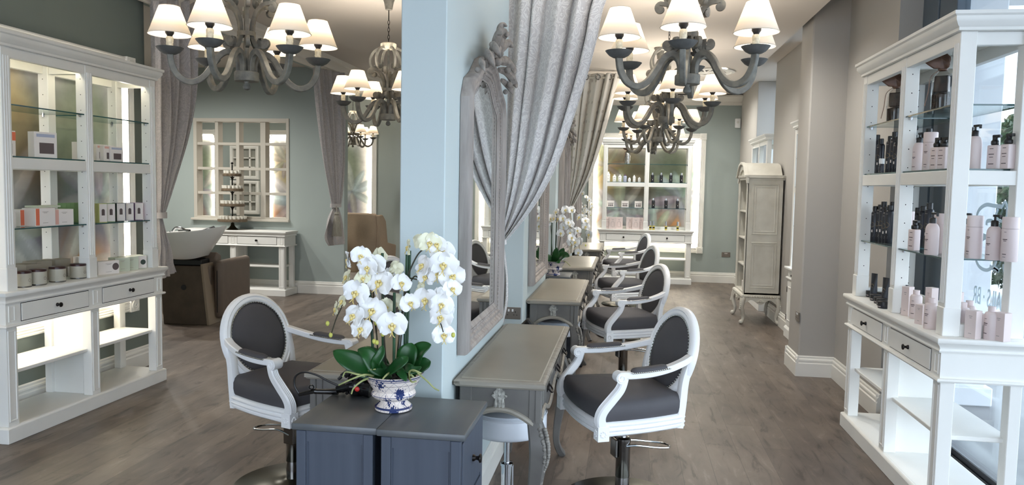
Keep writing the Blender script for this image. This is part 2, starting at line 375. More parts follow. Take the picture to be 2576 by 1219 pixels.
def pot_mat(name, base):
    m = bpy.data.materials.new(name); m.use_nodes = True; nt = m.node_tree; N = nt.nodes; L = nt.links; b = N['Principled BSDF']
    tc = N.new('ShaderNodeTexCoord')
    sp = N.new('ShaderNodeSeparateXYZ'); L.new(tc.outputs['Object'], sp.inputs[0])
    at = N.new('ShaderNodeMath'); at.operation = 'ARCTAN2'; L.new(sp.outputs[1], at.inputs[0]); L.new(sp.outputs[0], at.inputs[1])
    cb = N.new('ShaderNodeCombineXYZ'); m1 = N.new('ShaderNodeMath'); m1.operation = 'MULTIPLY'; m1.inputs[1].default_value = 0.095
    L.new(at.outputs[0], m1.inputs[0]); L.new(m1.outputs[0], cb.inputs[0]); L.new(sp.outputs[2], cb.inputs[1])
    # flower clusters
    v1 = N.new('ShaderNodeTexVoronoi'); v1.inputs['Scale'].default_value = 15; L.new(cb.outputs[0], v1.inputs['Vector'])
    n1 = N.new('ShaderNodeTexNoise'); n1.inputs['Scale'].default_value = 120; n1.inputs['Detail'].default_value = 1; L.new(cb.outputs[0], n1.inputs['Vector'])
    a1 = N.new('ShaderNodeMath'); a1.operation = 'MULTIPLY_ADD'; a1.inputs[1].default_value = 0.75; L.new(n1.outputs[0], a1.inputs[0]); L.new(v1.outputs['Distance'], a1.inputs[2])
    r1 = N.new('ShaderNodeValToRGB'); r1.color_ramp.elements[0].position = 0.70; r1.color_ramp.elements[0].color = (1, 1, 1, 1); r1.color_ramp.elements[1].position = 0.73; r1.color_ramp.elements[1].color = (0, 0, 0, 1)
    L.new(a1.outputs[0], r1.inputs[0])
    # trellis of thin diagonal lines
    lines = []
    for sx in (1, -1):
        d = N.new('ShaderNodeMath'); d.operation = 'MULTIPLY_ADD'; d.inputs[1].default_value = sx
        s2 = N.new('ShaderNodeSeparateXYZ'); L.new(cb.outputs[0], s2.inputs[0])
        L.new(s2.outputs[0], d.inputs[0]); L.new(s2.outputs[1], d.inputs[2])
        k = N.new('ShaderNodeMath'); k.operation = 'PINGPONG'; k.inputs[1].default_value = 0.02; L.new(d.outputs[0], k.inputs[0])
        g = N.new('ShaderNodeMath'); g.operation = 'LESS_THAN'; g.inputs[1].default_value = 0.0011; L.new(k.outputs[0], g.inputs[0]); lines.append(g)
    mm = N.new('ShaderNodeMath'); mm.operation = 'MAXIMUM'; L.new(lines[0].outputs[0], mm.inputs[0]); L.new(lines[1].outputs[0], mm.inputs[1])
    mh = N.new('ShaderNodeMath'); mh.operation = 'MULTIPLY'; mh.inputs[1].default_value = 0.55; L.new(mm.outputs[0], mh.inputs[0])
    # band lines near rim and foot
    k2 = N.new('ShaderNodeMath'); k2.operation = 'MULTIPLY_ADD'; k2.inputs[1].default_value = 1.0; k2.inputs[2].default_value = 0.0; L.new(sp.outputs[2], k2.inputs[0])
    bands = None
    for zc, wd in ((0.1235, 0.0012), (0.062, 0.001), (0.015, 0.0032), (0.131, 0.0022)):
        s3 = N.new('ShaderNodeMath'); s3.operation = 'SUBTRACT'; s3.inputs[1].default_value = zc; L.new(k2.outputs[0], s3.inputs[0])
        ab = N.new('ShaderNodeMath'); ab.operation = 'ABSOLUTE'; L.new(s3.outputs[0], ab.inputs[0])
        lt = N.new('ShaderNodeMath'); lt.operation = 'LESS_THAN'; lt.inputs[1].default_value = wd; L.new(ab.outputs[0], lt.inputs[0])
        if bands is None: bands = lt
        else:
            q = N.new('ShaderNodeMath'); q.operation = 'MAXIMUM'; L.new(bands.outputs[0], q.inputs[0]); L.new(lt.outputs[0], q.inputs[1]); bands = q
    f1 = N.new('ShaderNodeMath'); f1.operation = 'MAXIMUM'; L.new(r1.outputs[0], f1.inputs[0]); L.new(mh.outputs[0], f1.inputs[1])
    f2 = N.new('ShaderNodeMath'); f2.operation = 'MAXIMUM'; L.new(f1.outputs[0], f2.inputs[0]); L.new(bands.outputs[0], f2.inputs[1])
    mx = N.new('ShaderNodeMix'); mx.data_type = 'RGBA'; L.new(f2.outputs[0], mx.inputs[0])
    mx.inputs[6].default_value = (*lin(base), 1); mx.inputs[7].default_value = (*lin((48, 60, 104)), 1)
    L.new(mx.outputs[2], b.inputs['Base Color']); b.inputs['Roughness'].default_value = 0.2; MATS[name] = m
pot_mat('pot_delft', (232, 220, 212))

def art_mat():
    m = bpy.data.materials.new('painted_panel'); m.use_nodes = True; nt = m.node_tree; N = nt.nodes; L = nt.links; b = N['Principled BSDF']
    a = N.new('ShaderNodeAttribute'); a.attribute_name = 'paint'
    tc = N.new('ShaderNodeTexCoord'); nz = N.new('ShaderNodeTexNoise'); nz.inputs['Scale'].default_value = 7; nz.inputs['Detail'].default_value = 8; L.new(tc.outputs['Object'], nz.inputs['Vector'])
    cr = N.new('ShaderNodeValToRGB'); cr.color_ramp.elements[0].position = 0.3; cr.color_ramp.elements[0].color = (0.78, 0.78, 0.78, 1); cr.color_ramp.elements[1].position = 0.62; cr.color_ramp.elements[1].color = (1.1, 1.1, 1.1, 1)
    L.new(nz.outputs[0], cr.inputs[0]); mx = N.new('ShaderNodeMix'); mx.data_type = 'RGBA'; mx.blend_type = 'MULTIPLY'; mx.inputs[0].default_value = 0.8
    L.new(a.outputs['Color'], mx.inputs[6]); L.new(cr.outputs[0], mx.inputs[7]); L.new(mx.outputs[2], b.inputs['Base Color']); b.inputs['Roughness'].default_value = 0.6
    MATS['painted_panel'] = m
art_mat()
# ---------------------------------------------------------------- the room
FARY = 13.75; LX = -4.09; PX0, PX1 = -0.90, -0.715; RAFT = 3.02; CEIL = 3.27
def S(name, m, *boxes, bev=0.0):
    b = MB()
    for x in boxes: b.box(*x)
    return struct(b.build(name, m, bev=bev))
S('floor', 'floor_planks', (-10.3, 2.06, -2.6, 13.9, -0.06, 0))
S('pavement', 'paving', (2.06, 22, -2.6, 30, -0.08, -0.03), (-9.3, 22, -14, -2.6, -0.08, -0.03))
S('ceiling', 'ceiling_paint', (-10.3, 2.5, -2.6, 13.9, CEIL, CEIL+0.1))
S('ceiling_raft', 'ceiling_paint', (-2.9, 1.45, -2.6, 8.0, RAFT, 3.16), (-0.72, 1.45, 8.0, 11.1, RAFT, 3.16), bev=0.006)
S('wall_left', 'wall_sage_dimmed', (-4.25, LX, -2.6, 6.05, 0, CEIL))
S('wall_light_block', 'wall_taupe', (-10.3, -3.3, -2.7, -2.6, 0, CEIL))  # unseen wall added behind the camera to cut daylight on the left
S('wall_light_block_right', 'wall_taupe', (0.9, 2.06, -2.7, -2.6, 0, CEIL))  # unseen wall piece added to keep daylight off the right cabinet
S('wall_header', 'wall_sage', (-4.25, -4.03, 6.05, 10.56, 3.14, CEIL))
wx0, wx1, wz0, wz1 = -6.36, -4.865, 1.065, 2.535
S('wall_alcove', 'wall_sage', (-9.8, wx0, 10.56, 10.70, 0, CEIL), (wx1, -4.03, 10.56, 10.70, 0, CEIL), (wx0, wx1, 10.56, 10.70, 0, wz0), (wx0, wx1, 10.56, 10.70, wz1, CEIL))
S('wall_alcove_side', 'wall_sage', (-10.3, -9.8, 6.05, 13.9, 0, CEIL))
S('wall_alcove_near', 'wall_sage', (-9.8, -4.25, 5.9, 6.05, 0, CEIL))
S('wall_far', 'wall_sage', (-10.3, 2.06, FARY, 13.9, 0, CEIL))
S('wall_pilaster', 'wall_sage', (-4.22, -4.12, 13.62, FARY, 0, CEIL))
PART = [(2.97, 4.52), (5.39, 6.95), (7.80, 9.30), (10.15, 12.0)]
for a, b in PART: S('wall_partition', 'wall_blue', (PX0, PX1, a, b, 0, RAFT if b < 11.1 else CEIL), bev=0.004)
S('wall_right', 'wall_taupe', (1.83, 2.02, 5.71, 6.92, 0, CEIL))
S('wall_pier', 'wall_taupe', (1.53, 2.36, 6.92, 7.35, 0, CEIL), bev=0.012)
S('wall_right_middle', 'wall_taupe', (1.87, 2.36, 8.9, 10.4, 0, CEIL), bev=0.006)
S('wall_right_far', 'wall_taupe', (1.92, 2.36, 12.1, FARY, 0, CEIL), bev=0.006)

def run(bld, p0, p1, prof, nrm):
    # extrude a profile [(out, z)] from p0 to p1, outwards along nrm
    p0, p1, nrm = Vector((*p0, 0)), Vector((*p1, 0)), Vector((*nrm, 0)); n = len(prof)
    vs = [p0+nrm*d+Vector((0, 0, z)) for d, z in prof] + [p1+nrm*d+Vector((0, 0, z)) for d, z in prof]
    bld.add(vs, [tuple(range(n)), tuple(range(n, 2*n))[::-1]] + [(i, (i+1) % n, n+(i+1) % n, n+i) for i in range(n)])
SK = [(0, 0), (.024, 0), (.024, .115), (.017, .122), (.017, .132), (.021, .138), (.019, .150), (.010, .158), (.010, .172), (.004, .18), (0, .18)]
def skirt(name, *segs):
    b = MB()
    for p0, p1, n in segs:
        d = (Vector(p1)-Vector(p0)).normalized()*.0007
        run(b, tuple(Vector(p0)+d), tuple(Vector(p1)-d), SK, n)
    return struct(b.build(name, 'moulding_white', sm=25))
skirt('baseboard_far', ((-0.715, FARY), (1.92, FARY), (0, -1)), ((-9.8, FARY), (-4.22, FARY), (0, -1)), ((-4.12, FARY), (-0.9, FARY), (0, -1)))
skirt('baseboard_alcove', ((-9.8, 10.56), (-4.006, 10.56), (0, -1)), ((-4.03, 10.536), (-4.03, 10.724), (1, 0)))
skirt('baseboard_left', ((LX, -2.6), (LX, 6.05), (1, 0)))
skirt('baseboard_right', ((1.83, 5.686), (1.83, 6.896), (-1, 0)), ((1.806, 5.71), (2.02, 5.71), (0, -1)), ((1.506, 6.92), (1.83, 6.92), (0, -1)), ((1.53, 6.896), (1.53, 7.374), (-1, 0)), ((1.506, 7.35), (2.3, 7.35), (0, 1)),
      ((1.87, 8.876), (1.87, 10.424), (-1, 0)), ((1.846, 8.9), (2.3, 8.9), (0, -1)), ((1.92, 12.076), (1.92, FARY), (-1, 0)), ((1.9, 12.1), (2.3, 12.1), (0, -1)))
for a, b in PART:
    skirt('baseboard_partition', ((PX1, a-.024), (PX1, b+.024), (1, 0)), ((PX0, a-.024), (PX0, b+.024), (-1, 0)), ((PX0-.024, a), (PX1+.024, a), (0, -1)))
CO = [(0, 0), (.03, 0), (.03, .03), (.05, .045), (.05, .06), (.10, .12), (.12, .14), (.12, .165), (0, .165)]
b = MB(); run(b, (-0.715, FARY), (1.92, FARY), [(d, 3.085+z) for d, z in CO], (0, -1)); struct(b.build('trim_1', 'cornice_paint', sm=25))
CO2 = [(0, 3.0), (.035, 3.0), (.035, 3.05), (.06, 3.06), (.06, 3.10), (.10, 3.14), (.15, 3.20), (.17, 3.215), (.17, CEIL), (0, CEIL)]
b = MB(); run(b, (LX+.06, -2.6), (LX+.06, 13.6), [(d, max(z, 3.14)) if False else (d, z+.08 if z < 3.18 else z) for d, z in CO2], (1, 0)); struct(b.build('trim_2', 'cornice_paint', sm=25))

# windows
b = MB()
for y0, y1 in ((5.15, 5.415), (5.445, 5.71)): b.box(1.98, 2.06, y0, y1, 0, CEIL)
w1 = struct(b.build('window_1', 'frame_bluegrey', bev=0.004))
b = MB(); b.box(2.0, 2.05, 5.415, 5.445, 0, CEIL); b.build('seal', 'outside_white', w1)
b = MB(); b.box(2.025, 2.035, -2.6, 5.15, 0.06, CEIL); b.build('pane', 'window_glass', w1)
b = MB(); b.box(2.0, 2.06, -2.6, 5.15, 0, 0.03); b.box(2.012, 2.03, -2.6, 5.15, 0.03, 0.062); b.build('track', 'sill_black', w1, bev=0.003)
for k, (y0, y1) in enumerate(((7.35, 8.9), (10.4, 12.1))):
    b = MB()
    for q in ((y0, y0+.05, 0, CEIL), (y1-.05, y1, 0, CEIL), (y0, y1, 0, .08), (y0, y1, CEIL-.07, CEIL), ((y0+y1)/2-.025, (y0+y1)/2+.025, 0, CEIL)): b.box(2.28, 2.34, *q)
    w = struct(b.build('window_%d' % (k+2), 'frame_bluegrey')); b = MB(); b.box(2.305, 2.315, y0+.05, y1-.05, .08, CEIL-.07); b.build('pane', 'window_glass', w)

# the window with glazing bars between wash room and back lounge
b = MB(); cols = [wx0, wx0+.052, wx0+.335, wx0+.385, wx0+.665, wx0+.715, wx0+1.045, wx0+1.125, wx1-.045, wx1]
b.box(wx0, wx0+.052, 10.545, 10.71, wz0, wz1); b.box(wx1-.045, wx1, 10.545, 10.71, wz0, wz1); b.box(wx0+.001, wx1-.001, 10.547, 10.708, wz1-.052, wz1-.001); b.box(wx0+.001, wx1-.001, 10.547, 10.708, wz0, wz0+.03)
for a, c in ((.335, .385), (.665, .715), (1.045, 1.125)): b.box(wx0+a, wx0+c, 10.562, 10.698, wz0+.01, wz1-.01)
H = wz1-wz0
for f in (.253, .500, .745): b.box(wx0+.01, wx1-.01, 10.564, 10.696, wz1-H*f-.02, wz1-H*f+.02)
wn = struct(b.build('window_4', 'window_room_white', bev=0.002))
b = MB(); b.box(wx0-.03, wx1+.01, 10.50, 10.72, wz0-.03, wz0+.004); b.build('sill', 'window_room_white', wn, bev=0.005)
# ---------------------------------------------------------------- display cabinets
def knob(par, p, d=(0, -1, 0), r=0.016, m='dark_metal'):
    b = MB(); q = Vector(p); d = Vector(d)
    b.tube([q, q+d*.006, q+d*.012, q+d*.02, q+d*.026, q+d*.031, q+d*.033], [r*.75, r*.7, r*.4, r*.45, r, r*.9, r*.5], 14); return b.build('knob', m, par)
def cab_base(t, depth=0.40, m='cabinet_white', led=True):
    b = MB(); b.box(-.80, .80, 0, depth, 0, .088); b.sweep((-.80, .80, 0, depth), [(0, .088), (.004, .094), (.012, .098), (.03, .098)], 'z', 0, 1); b.box(-.775, .775, .02, depth-.01, .08, .0985)
    b.build('plinth', m, t, bev=0.003)
    for x in (-.735, 0, .735):
        b = MB(); b.box(x-.043, x+.043, .018, .085, .098, .70); b.build('post', m, t, bev=.003)
        b = MB(); b.sweep((x-.033, x+.033, .125, .685), [(0, 0), (.003, .004), (.009, .004), (.012, 0)], 'y', .018, -1); b.build('post_moulding', m, t)
        b = MB(); b.box(x-.035, x+.035, depth-.065, depth-.01, .098, .70); b.build('back_post', m, t, bev=.003)
    b = MB(); b.box(-.012, .012, .085, depth-.065, .098, .70); b.build('divider', m, t)
    b = MB(); b.box(-.735, .735, .05, depth-.02, .405, .427); b.build('shelf', m, t, bev=.003)
    b = MB(); b.box(-.78, .78, .014, depth-.008, .70, .90); b.build('carcass', m, t)
    b = MB()
    PR = [(0, 0), (-.014, .002), (-.018, .010), (-.014, .018), (0, .020)]
    b.sweep((-.78, .78, .014, depth-.008), [(d, z) for d, z in PR], 'z', .70, 1)
    b.sweep((-.78, .78, .014, depth-.008), [(0, 0), (-.012, .002), (-.015, .010), (-.010, .018), (-.010, .022), (-.016, .034), (-.03, .05)], 'z', .845, 1)
    b.build('moulding', m, t)
    b = MB(); b.box(-.815, .815, -.018, depth+.008, .893, .92); b.build('worktop', m, t, bev=.007, seg=2)
    for x in (-.735, 0, .735):
        b = MB(); b.sweep((x-.026, x+.026, .735, .835), [(0, 0), (.002, .004), (.008, .004), (.010, .001), (.026, .001)], 'y', .014, -1); b.build('frieze_block', m, t)
    for s in (-1, 1):
        x0, x1 = (s*.3675-.295, s*.3675+.295)
        b = MB(); b.box(x0, x1, .009, .02, .732, .838); d = b.build('drawer', m, t, bev=.002)
        b = MB(); b.sweep((x0-.004, x1+.004, .728, .842), [(0, 0.0008), (.004, .0012)], 'y', .0135, -1); b.build('shadow_gap', 'dark_metal', d)
        knob(d, (s*.3675, .009, .787))
    if led:
        b = MB(); b.box(-.69, .69, .30, .315, .692, .699); b.build('led_strip', 'led_warm', t)
def glass_shelf(t, x0, x1, y0, y1, z, m='glass_shelf'):
    b = MB(); b.box(x0, x1, y0, y1, z-.008, z); o = b.build(m, ['shelf_glass', 'glass_edge'], t, sm=0)
    for p in o.data.polygons:
        if abs(p.normal.z) < .5: p.material_index = 1
    return o
def cab_top(t, depth=.36, m='cabinet_white', y0=.03, led=True, back=False):
    z0, z1 = .92, 2.385
    for x in (-.71, 0, .71):
        for k, (ya, yb) in enumerate(((y0, y0+.075), (y0+depth-.075, y0+depth))):
            b = MB(); b.box(x-.036, x+.036, ya, yb, z0, z1)
            if k == 0: b.box(x-.040, x+.040, ya-.006, yb, z0, z0+.14)
            o = b.build('post' if k == 0 else 'back_post', m, t, bev=.003)
            if k == 0:
                b = MB()
                for q in (-.018, 0, .018): b.tube([(x+q, ya, z0+.16), (x+q, ya, z1-.06)], .0055, 6)
                b.build('reeding', m, o)
            b = MB()
            for z in [1.02+.105*i for i in range(13)]:
                for sx in ((-1, 1) if x == 0 else ((1,) if x < 0 else (-1,))): b.cyl((x+sx*.0361, (ya+yb)/2, z), (x+sx*.0368, (ya+yb)/2, z), .0032, n=8)
            b.build('peg_holes', 'dark_metal', o)
    for ya, yb in ((y0+.003, y0+.04), (y0+depth-.04, y0+depth-.003)):
        b = MB(); b.box(-.70, .70, ya, yb, 1.655, 1.724); b.build('middle_rail', m, t, bev=.003)
        b = MB(); b.box(-.70, .70, ya, yb, 2.315, 2.385); b.build('top_rail', m, t, bev=.002)
    b = MB(); b.box(-.70, .70, y0+depth-.03, y0+depth-.003, .92, .965); b.build('back_rail', m, t)
    for x in (-.71, 0, .71):
        for w_, za, zb in ((.03, 1.655, 1.724), (.02, 2.315, 2.385), (.03, .92, .98)):
            if za < 1 and abs(x) < .1: continue
            b = MB(); b.box(x-w_, x+w_, y0+.07, y0+depth-.07, za, zb); b.build('side_rail', m, t, bev=.002)
    b = MB(); b.box(-.75, .75, y0-.002, y0+depth, 2.385, 2.40)
    b.sweep((-.75, .75, y0-.002, y0+depth), [(0, 0), (-.012, .004), (-.012, .018), (-.022, .026), (-.03, .04), (-.036, .05), (-.036, .066), (-.046, .074), (-.046, .09), (0, .093)], 'z', 2.375, 1)
    b.box(-.75, .75, y0, y0+depth, 2.455, 2.467); b.build('cornice', m, t)
    for s in (-1, 1):
        x0, x1 = (.037, .673) if s > 0 else (-.673, -.037)
        for z in (1.295, 1.734, 2.045):
            glass_shelf(t, x0, x1, y0+.012, y0+depth-.012, z)
            if z != 1.734:
                b = MB()
                for px in (x0+.004, x1-.004):
                    for py in (y0+.04, y0+depth-.04): b.cyl((px, py, z-.022), (px, py, z-.008), .007, .010, 10)
                b.build('shelf_pegs', 'chrome', t)
    if led:
        for s in (-1, 1):
            b = MB(); b.box(s*.355-.30, s*.355+.30, y0+.05, y0+.065, 2.345, 2.355); b.build('led_strip', 'led_warm', t)
def cabinet(label, loc, rz, top=True, led=True, depth=.40, tled=True):
    t = thing('display_cabinet' if top else 'console_table', label, 'cabinet' if top else 'console table', loc, rz)
    cab_base(t, depth, led=led)
    if top: cab_top(t, depth-.04, led=tled)
    return t
CL = Vector((-3.63, 4.80, 0)); CR = Vector((1.510, 4.69, 0)); CF = Vector((.335, 13.27, 0))
cabinet('white open display cabinet with lit shelves against the green wall, behind the left styling chair', CL, pi/2)
cabinet('white display cabinet of pink and black bottles in front of the shop window', CR, -pi/2, led=False, tled=False)
cabinet('white display cabinet against the lit floral panel on the far wall', CF, 0, tled=False)
cabinet('cream console table with two drawers under the barred window in the wash room', (-5.53, 10.13, 0), 0, top=False, led=False, depth=.39)
# narrow glazed cabinets in the window recesses on the right
def recess_cab(label, loc, L=1.3, dp=.36):
    t = thing('recess_cabinet', label, 'cabinet', loc, -pi/2); h = L/2; m = 'cabinet_white'
    b = MB(); b.box(-h, h, 0, dp, 0, .10); b.sweep((-h, h, 0, dp), [(0, .10), (.01, .12), (.02, .125)], 'z', 0, 1); b.build('plinth', m, t, bev=.003)
    b = MB(); b.box(-h+.02, h-.02, .02, dp-.01, .10, .76); b.build('carcass', m, t, bev=.003)
    b = MB(); b.box(-h-.02, h+.02, -.02, dp+.01, .76, .785); b.sweep((-h+.02, h-.02, .02, dp-.01), [(0, .0), (-.02, .02), (-.025, .03), (-.02, .04), (0, .045)], 'z', .63, 1); b.build('worktop', m, t, bev=.005)
    for s in (-1, 1):
        x0, x1 = (.02, h-.05) if s > 0 else (-h+.05, -.02)
        b = MB(); b.box(x0, x1, .01, .025, .14, .62); b.sweep((x0+.05, x1-.05, .19, .57), [(0, .0), (.004, .006), (.012, .006), (.02, -.004)], 'y', .01, -1); d = b.build('door', m, t, bev=.002)
        knob(d, (s*.06, .01, .40)); b = MB()
        for z in (.22, .53): b.box(s*(h-.052)-.006, s*(h-.052)+.006, .004, .016, z-.03, z+.03)
        b.build('hinge', 'dark_metal', d)
        b = MB(); b.box(x0, x1, .012, .025, .675, .745); d = b.build('drawer', m, t, bev=.002); knob(d, ((x0+x1)/2, .012, .71), r=.012)
    for x in (-h+.05, 0, h-.05):
        for ya in (.03, dp-.09):
            b = MB(); b.box(x-.03, x+.03, ya, ya+.06, .785, 2.30); o = b.build('post', m, t, bev=.003)
            b = MB()
            for z in [.95+.13*i for i in range(10)]: b.cyl((x-.0301, ya+.03, z), (x-.031, ya+.03, z), .004, n=6)
            b.build('peg_holes', 'dark_metal', o)
    b = MB(); b.box(-h+.03, h-.03, .035, .065, 1.60, 1.66); b.box(-h+.03, h-.03, .035, .065, 2.24, 2.30); b.box(-h+.03, h-.03, dp-.06, dp-.035, 2.24, 2.30); b.build('rail', m, t)
    b = MB(); b.box(-h, h, .015, dp-.01, 2.30, 2.31); b.sweep((-h+.02, h-.02, .025, dp-.02), [(0, 0), (-.02, .012), (-.02, .03), (-.045, .06), (-.045, .075), (0, .08)], 'z', 2.30, 1); b.box(-h, h, .02, dp-.02, 2.365, 2.378); b.build('cornice', m, t)
    for z in (1.24, 1.67, 1.98): glass_shelf(t, -h+.08, h-.08, .04, dp-.04, z)
    return t
rc = recess_cab('white cabinet with panelled doors and glass shelves in the window recess, beside the grey pier', (1.79, 8.22, 0))
rc2 = dup(rc, (1.80, 11.25, 0), -pi/2, 'white glass-shelved cabinet in the farthest window recess, showing above the carved bookcase')

# ---------------------------------------------------------------- painted panels with light strips
def paint_fn(seed):
    rnd = random.Random(seed); pet = []
    for fx, fz, n, L, col in ((-.45, .72, 9, .66, (196, 200, 198)), (.62, .95, 8, .58, (178, 184, 184)), (.15, .30, 9, .55, (200, 202, 196)), (-.7, 1.5, 7, .45, (170, 168, 156))):
        for k in range(n):
            a = 2*pi*k/n+rnd.random()*.4; l = L*(.7+.5*rnd.random()); pet.append((fx+cos(a)*l*.5, fz+sin(a)*l*.5, a, l*.5, l*.15, tuple(min(255, c+rnd.randint(-16, 16)) for c in col)))
    blobs = [(-.55, 1.5, .42, (186, 156, 98)), (.42, .52, .28, (212, 148, 86)), (-.1, 1.15, .30, (112, 92, 74)), (.52, 1.55, .38, (122, 134, 112)), (-.82, .40, .26, (140, 90, 56)), (-.95, .75, .2, (96, 70, 52))]
    blobs = [(x+rnd.uniform(-.1, .1), z+rnd.uniform(-.1, .1), r, c) for x, z, r, c in blobs]
    def fn(x, z):
        c = [132+20*sin(2.1*x+seed)+12*sin(5*z), 137+18*sin(2.1*x+seed)+12*sin(4.6*z+1), 134+15*sin(1.7*x+seed)+12*sin(4*z)]
        e = max(abs(x)/1.0, abs(z-1.03)/1.03); k = max(0, min(1, (e-.66)/.18)); c = [v*(1-k)+q*k for v, q in zip(c, (238, 235, 226))]  # pale border puts the glow of the LED strips into the colour
        for bx, bz, r, col in blobs:
            d = sqrt((x-bx)**2+(z-bz)**2)/r*(1+.25*sin(9*x+4*z)); w = max(0, min(1, 1.25-d))*.8; c = [v*(1-w)+q*w for v, q in zip(c, col)]
        for px, pz, a, la, lb, col in pet:
            dx, dz = x-px, z-pz; u = (dx*cos(a)+dz*sin(a))/la; v = (-dx*sin(a)+dz*cos(a))/lb; d = u*u+v*v
            if d < 1: w = .62*min(1, (1-d)*3); q = .80+.3*(1-abs(v))-.12*(v > 0); c = [s*(1-w)+t*q*w for s, t in zip(c, col)]
        return lin([max(0, min(255, v)) for v in c])
    return fn
def panel(label, loc, rz, seed, W_=2.02, Hh=2.08, bright=1):
    t = thing('lit_wall_panel', label, 'wall panel', loc, rz); h = W_/2
    b = MB(); fr = [(0, 0), (0, .045), (.012, .05), (.02, .044), (.03, .05), (.04, .044), (.05, .05), (.06, .044), (.07, .05), (.085, .05), (.095, .012)]
    b.sweep((-h, h, 0, Hh), fr, 'y', 0, -1); b.build('frame', 'moulding_white', t)
    for x in (-h+.05, h-.05):
        for z in (.05, Hh-.05):
            b = MB(); b.box(x-.055, x+.055, -.062, 0, z-.055, z+.055)
            for r, q in ((.04, .068), (.028, .064), (.014, .072)):
                pts = [(x+r*cos(2*pi*i/20), -q+.004, z+r*sin(2*pi*i/20)) for i in range(20)]; b.tube(pts, .006, 6, closed=True)
            b.build('corner_block', 'moulding_white', t, bev=.002)
    fn = paint_fn(seed); nu, nv = 110, 112; i = .10
    b = MB(); b.grid(lambda u, v: (-h+i+(W_-2*i)*u, -.010, i+(Hh-2*i)*v), nu, nv); o = b.build('painting', 'painted_panel', t, sm=0)
    ca = o.data.color_attributes.new('paint', 'FLOAT_COLOR', 'POINT')
    for k, v in enumerate(o.data.vertices): ca.data[k].color = (*fn(v.co.x, v.co.z), 1)
    for q in ((-h+.10, -h+.125, .16, Hh-.16), (h-.125, h-.10, .16, Hh-.16), (-h+.16, h-.16, .10, .125), (-h+.16, h-.16, Hh-.125, Hh-.10)):
        b = MB(); b.box(q[0], q[1], -.045, -.022, q[2], q[3]); b.build('led_strip', 'led_white', t, bev=.004)
    return t
panel('floral wall panel with light strips behind the left display cabinet', (LX, 4.83, .515), pi/2, 3)
panel('floral wall panel with light strips behind the cabinet on the far wall', (.33, FARY, .515), 0, 1)
panel('glowing floral wall panel behind the brown wing chair', (-5.71, FARY, .515), 0, 2, W_=2.2)
panel('glowing pale wall panel seen through the left panes of the barred window', (-8.72, FARY, .515), 0, 5, W_=1.95)
# white stacked frames seen through the barred window
t = thing('wall_shelf', 'white stacked shelf frames on the lounge wall seen through the barred window', 'shelf', (-7.22, FARY, 1.0))
for z0 in (.0, .66):
    b = MB(); b.sweep((-.29, .29, z0, z0+.64), [(0, 0), (0, .06), (.03, .07), (.06, .06), (.07, .02)], 'y', 0, -1); f = b.build('frame', 'moulding_white', t)
    b = MB(); b.box(-.22, .22, -.02, -.001, z0+.06, z0+.58); b.build('back_board', 'shelf_inner', f)
    b = MB()
    for k in (1, 2): b.box(-.22, .22, -.06, -.02, z0+.06+.173*k-.01, z0+.06+.173*k+.01)
    b.box(.10, .13, -.06, -.02, z0+.06, z0+.58); b.build('shelf', 'moulding_white', f)
# ---------------------------------------------------------------- chandeliers
def _ring(s, poly, prof, P):
    # moulding round any closed polygon: prof = [(inset, height)], P maps (u, v, h) to 3D
    n = len(poly); A = sum(poly[i][0]*poly[(i+1) % n][1]-poly[(i+1) % n][0]*poly[i][1] for i in range(n)); sg = 1 if A > 0 else -1
    offs = []
    for i in range(n):
        a, b, c = Vector(poly[i-1]), Vector(poly[i]), Vector(poly[(i+1) % n])
        d1 = (b-a).normalized(); d2 = (c-b).normalized(); n1 = Vector((-d1.y, d1.x))*sg; n2 = Vector((-d2.y, d2.x))*sg
        m = n1+n2; m = m/max(.3, (m.length_squared/2)) if m.length > 1e-6 else n1
        offs.append(m)
    vs = []
    for d, h in prof:
        for i in range(n): q = Vector(poly[i])+offs[i]*d; vs.append(P(q.x, q.y, h))
    k = len(prof)
    s.add(vs, [(i*n+j, i*n+(j+1) % n, (i+1)*n+(j+1) % n, (i+1)*n+j) for i in range(k-1) for j in range(n)])
    d = prof[-1][0]
    return [(Vector(poly[i])+offs[i]*d) for i in range(n)]
MB.ring = _ring

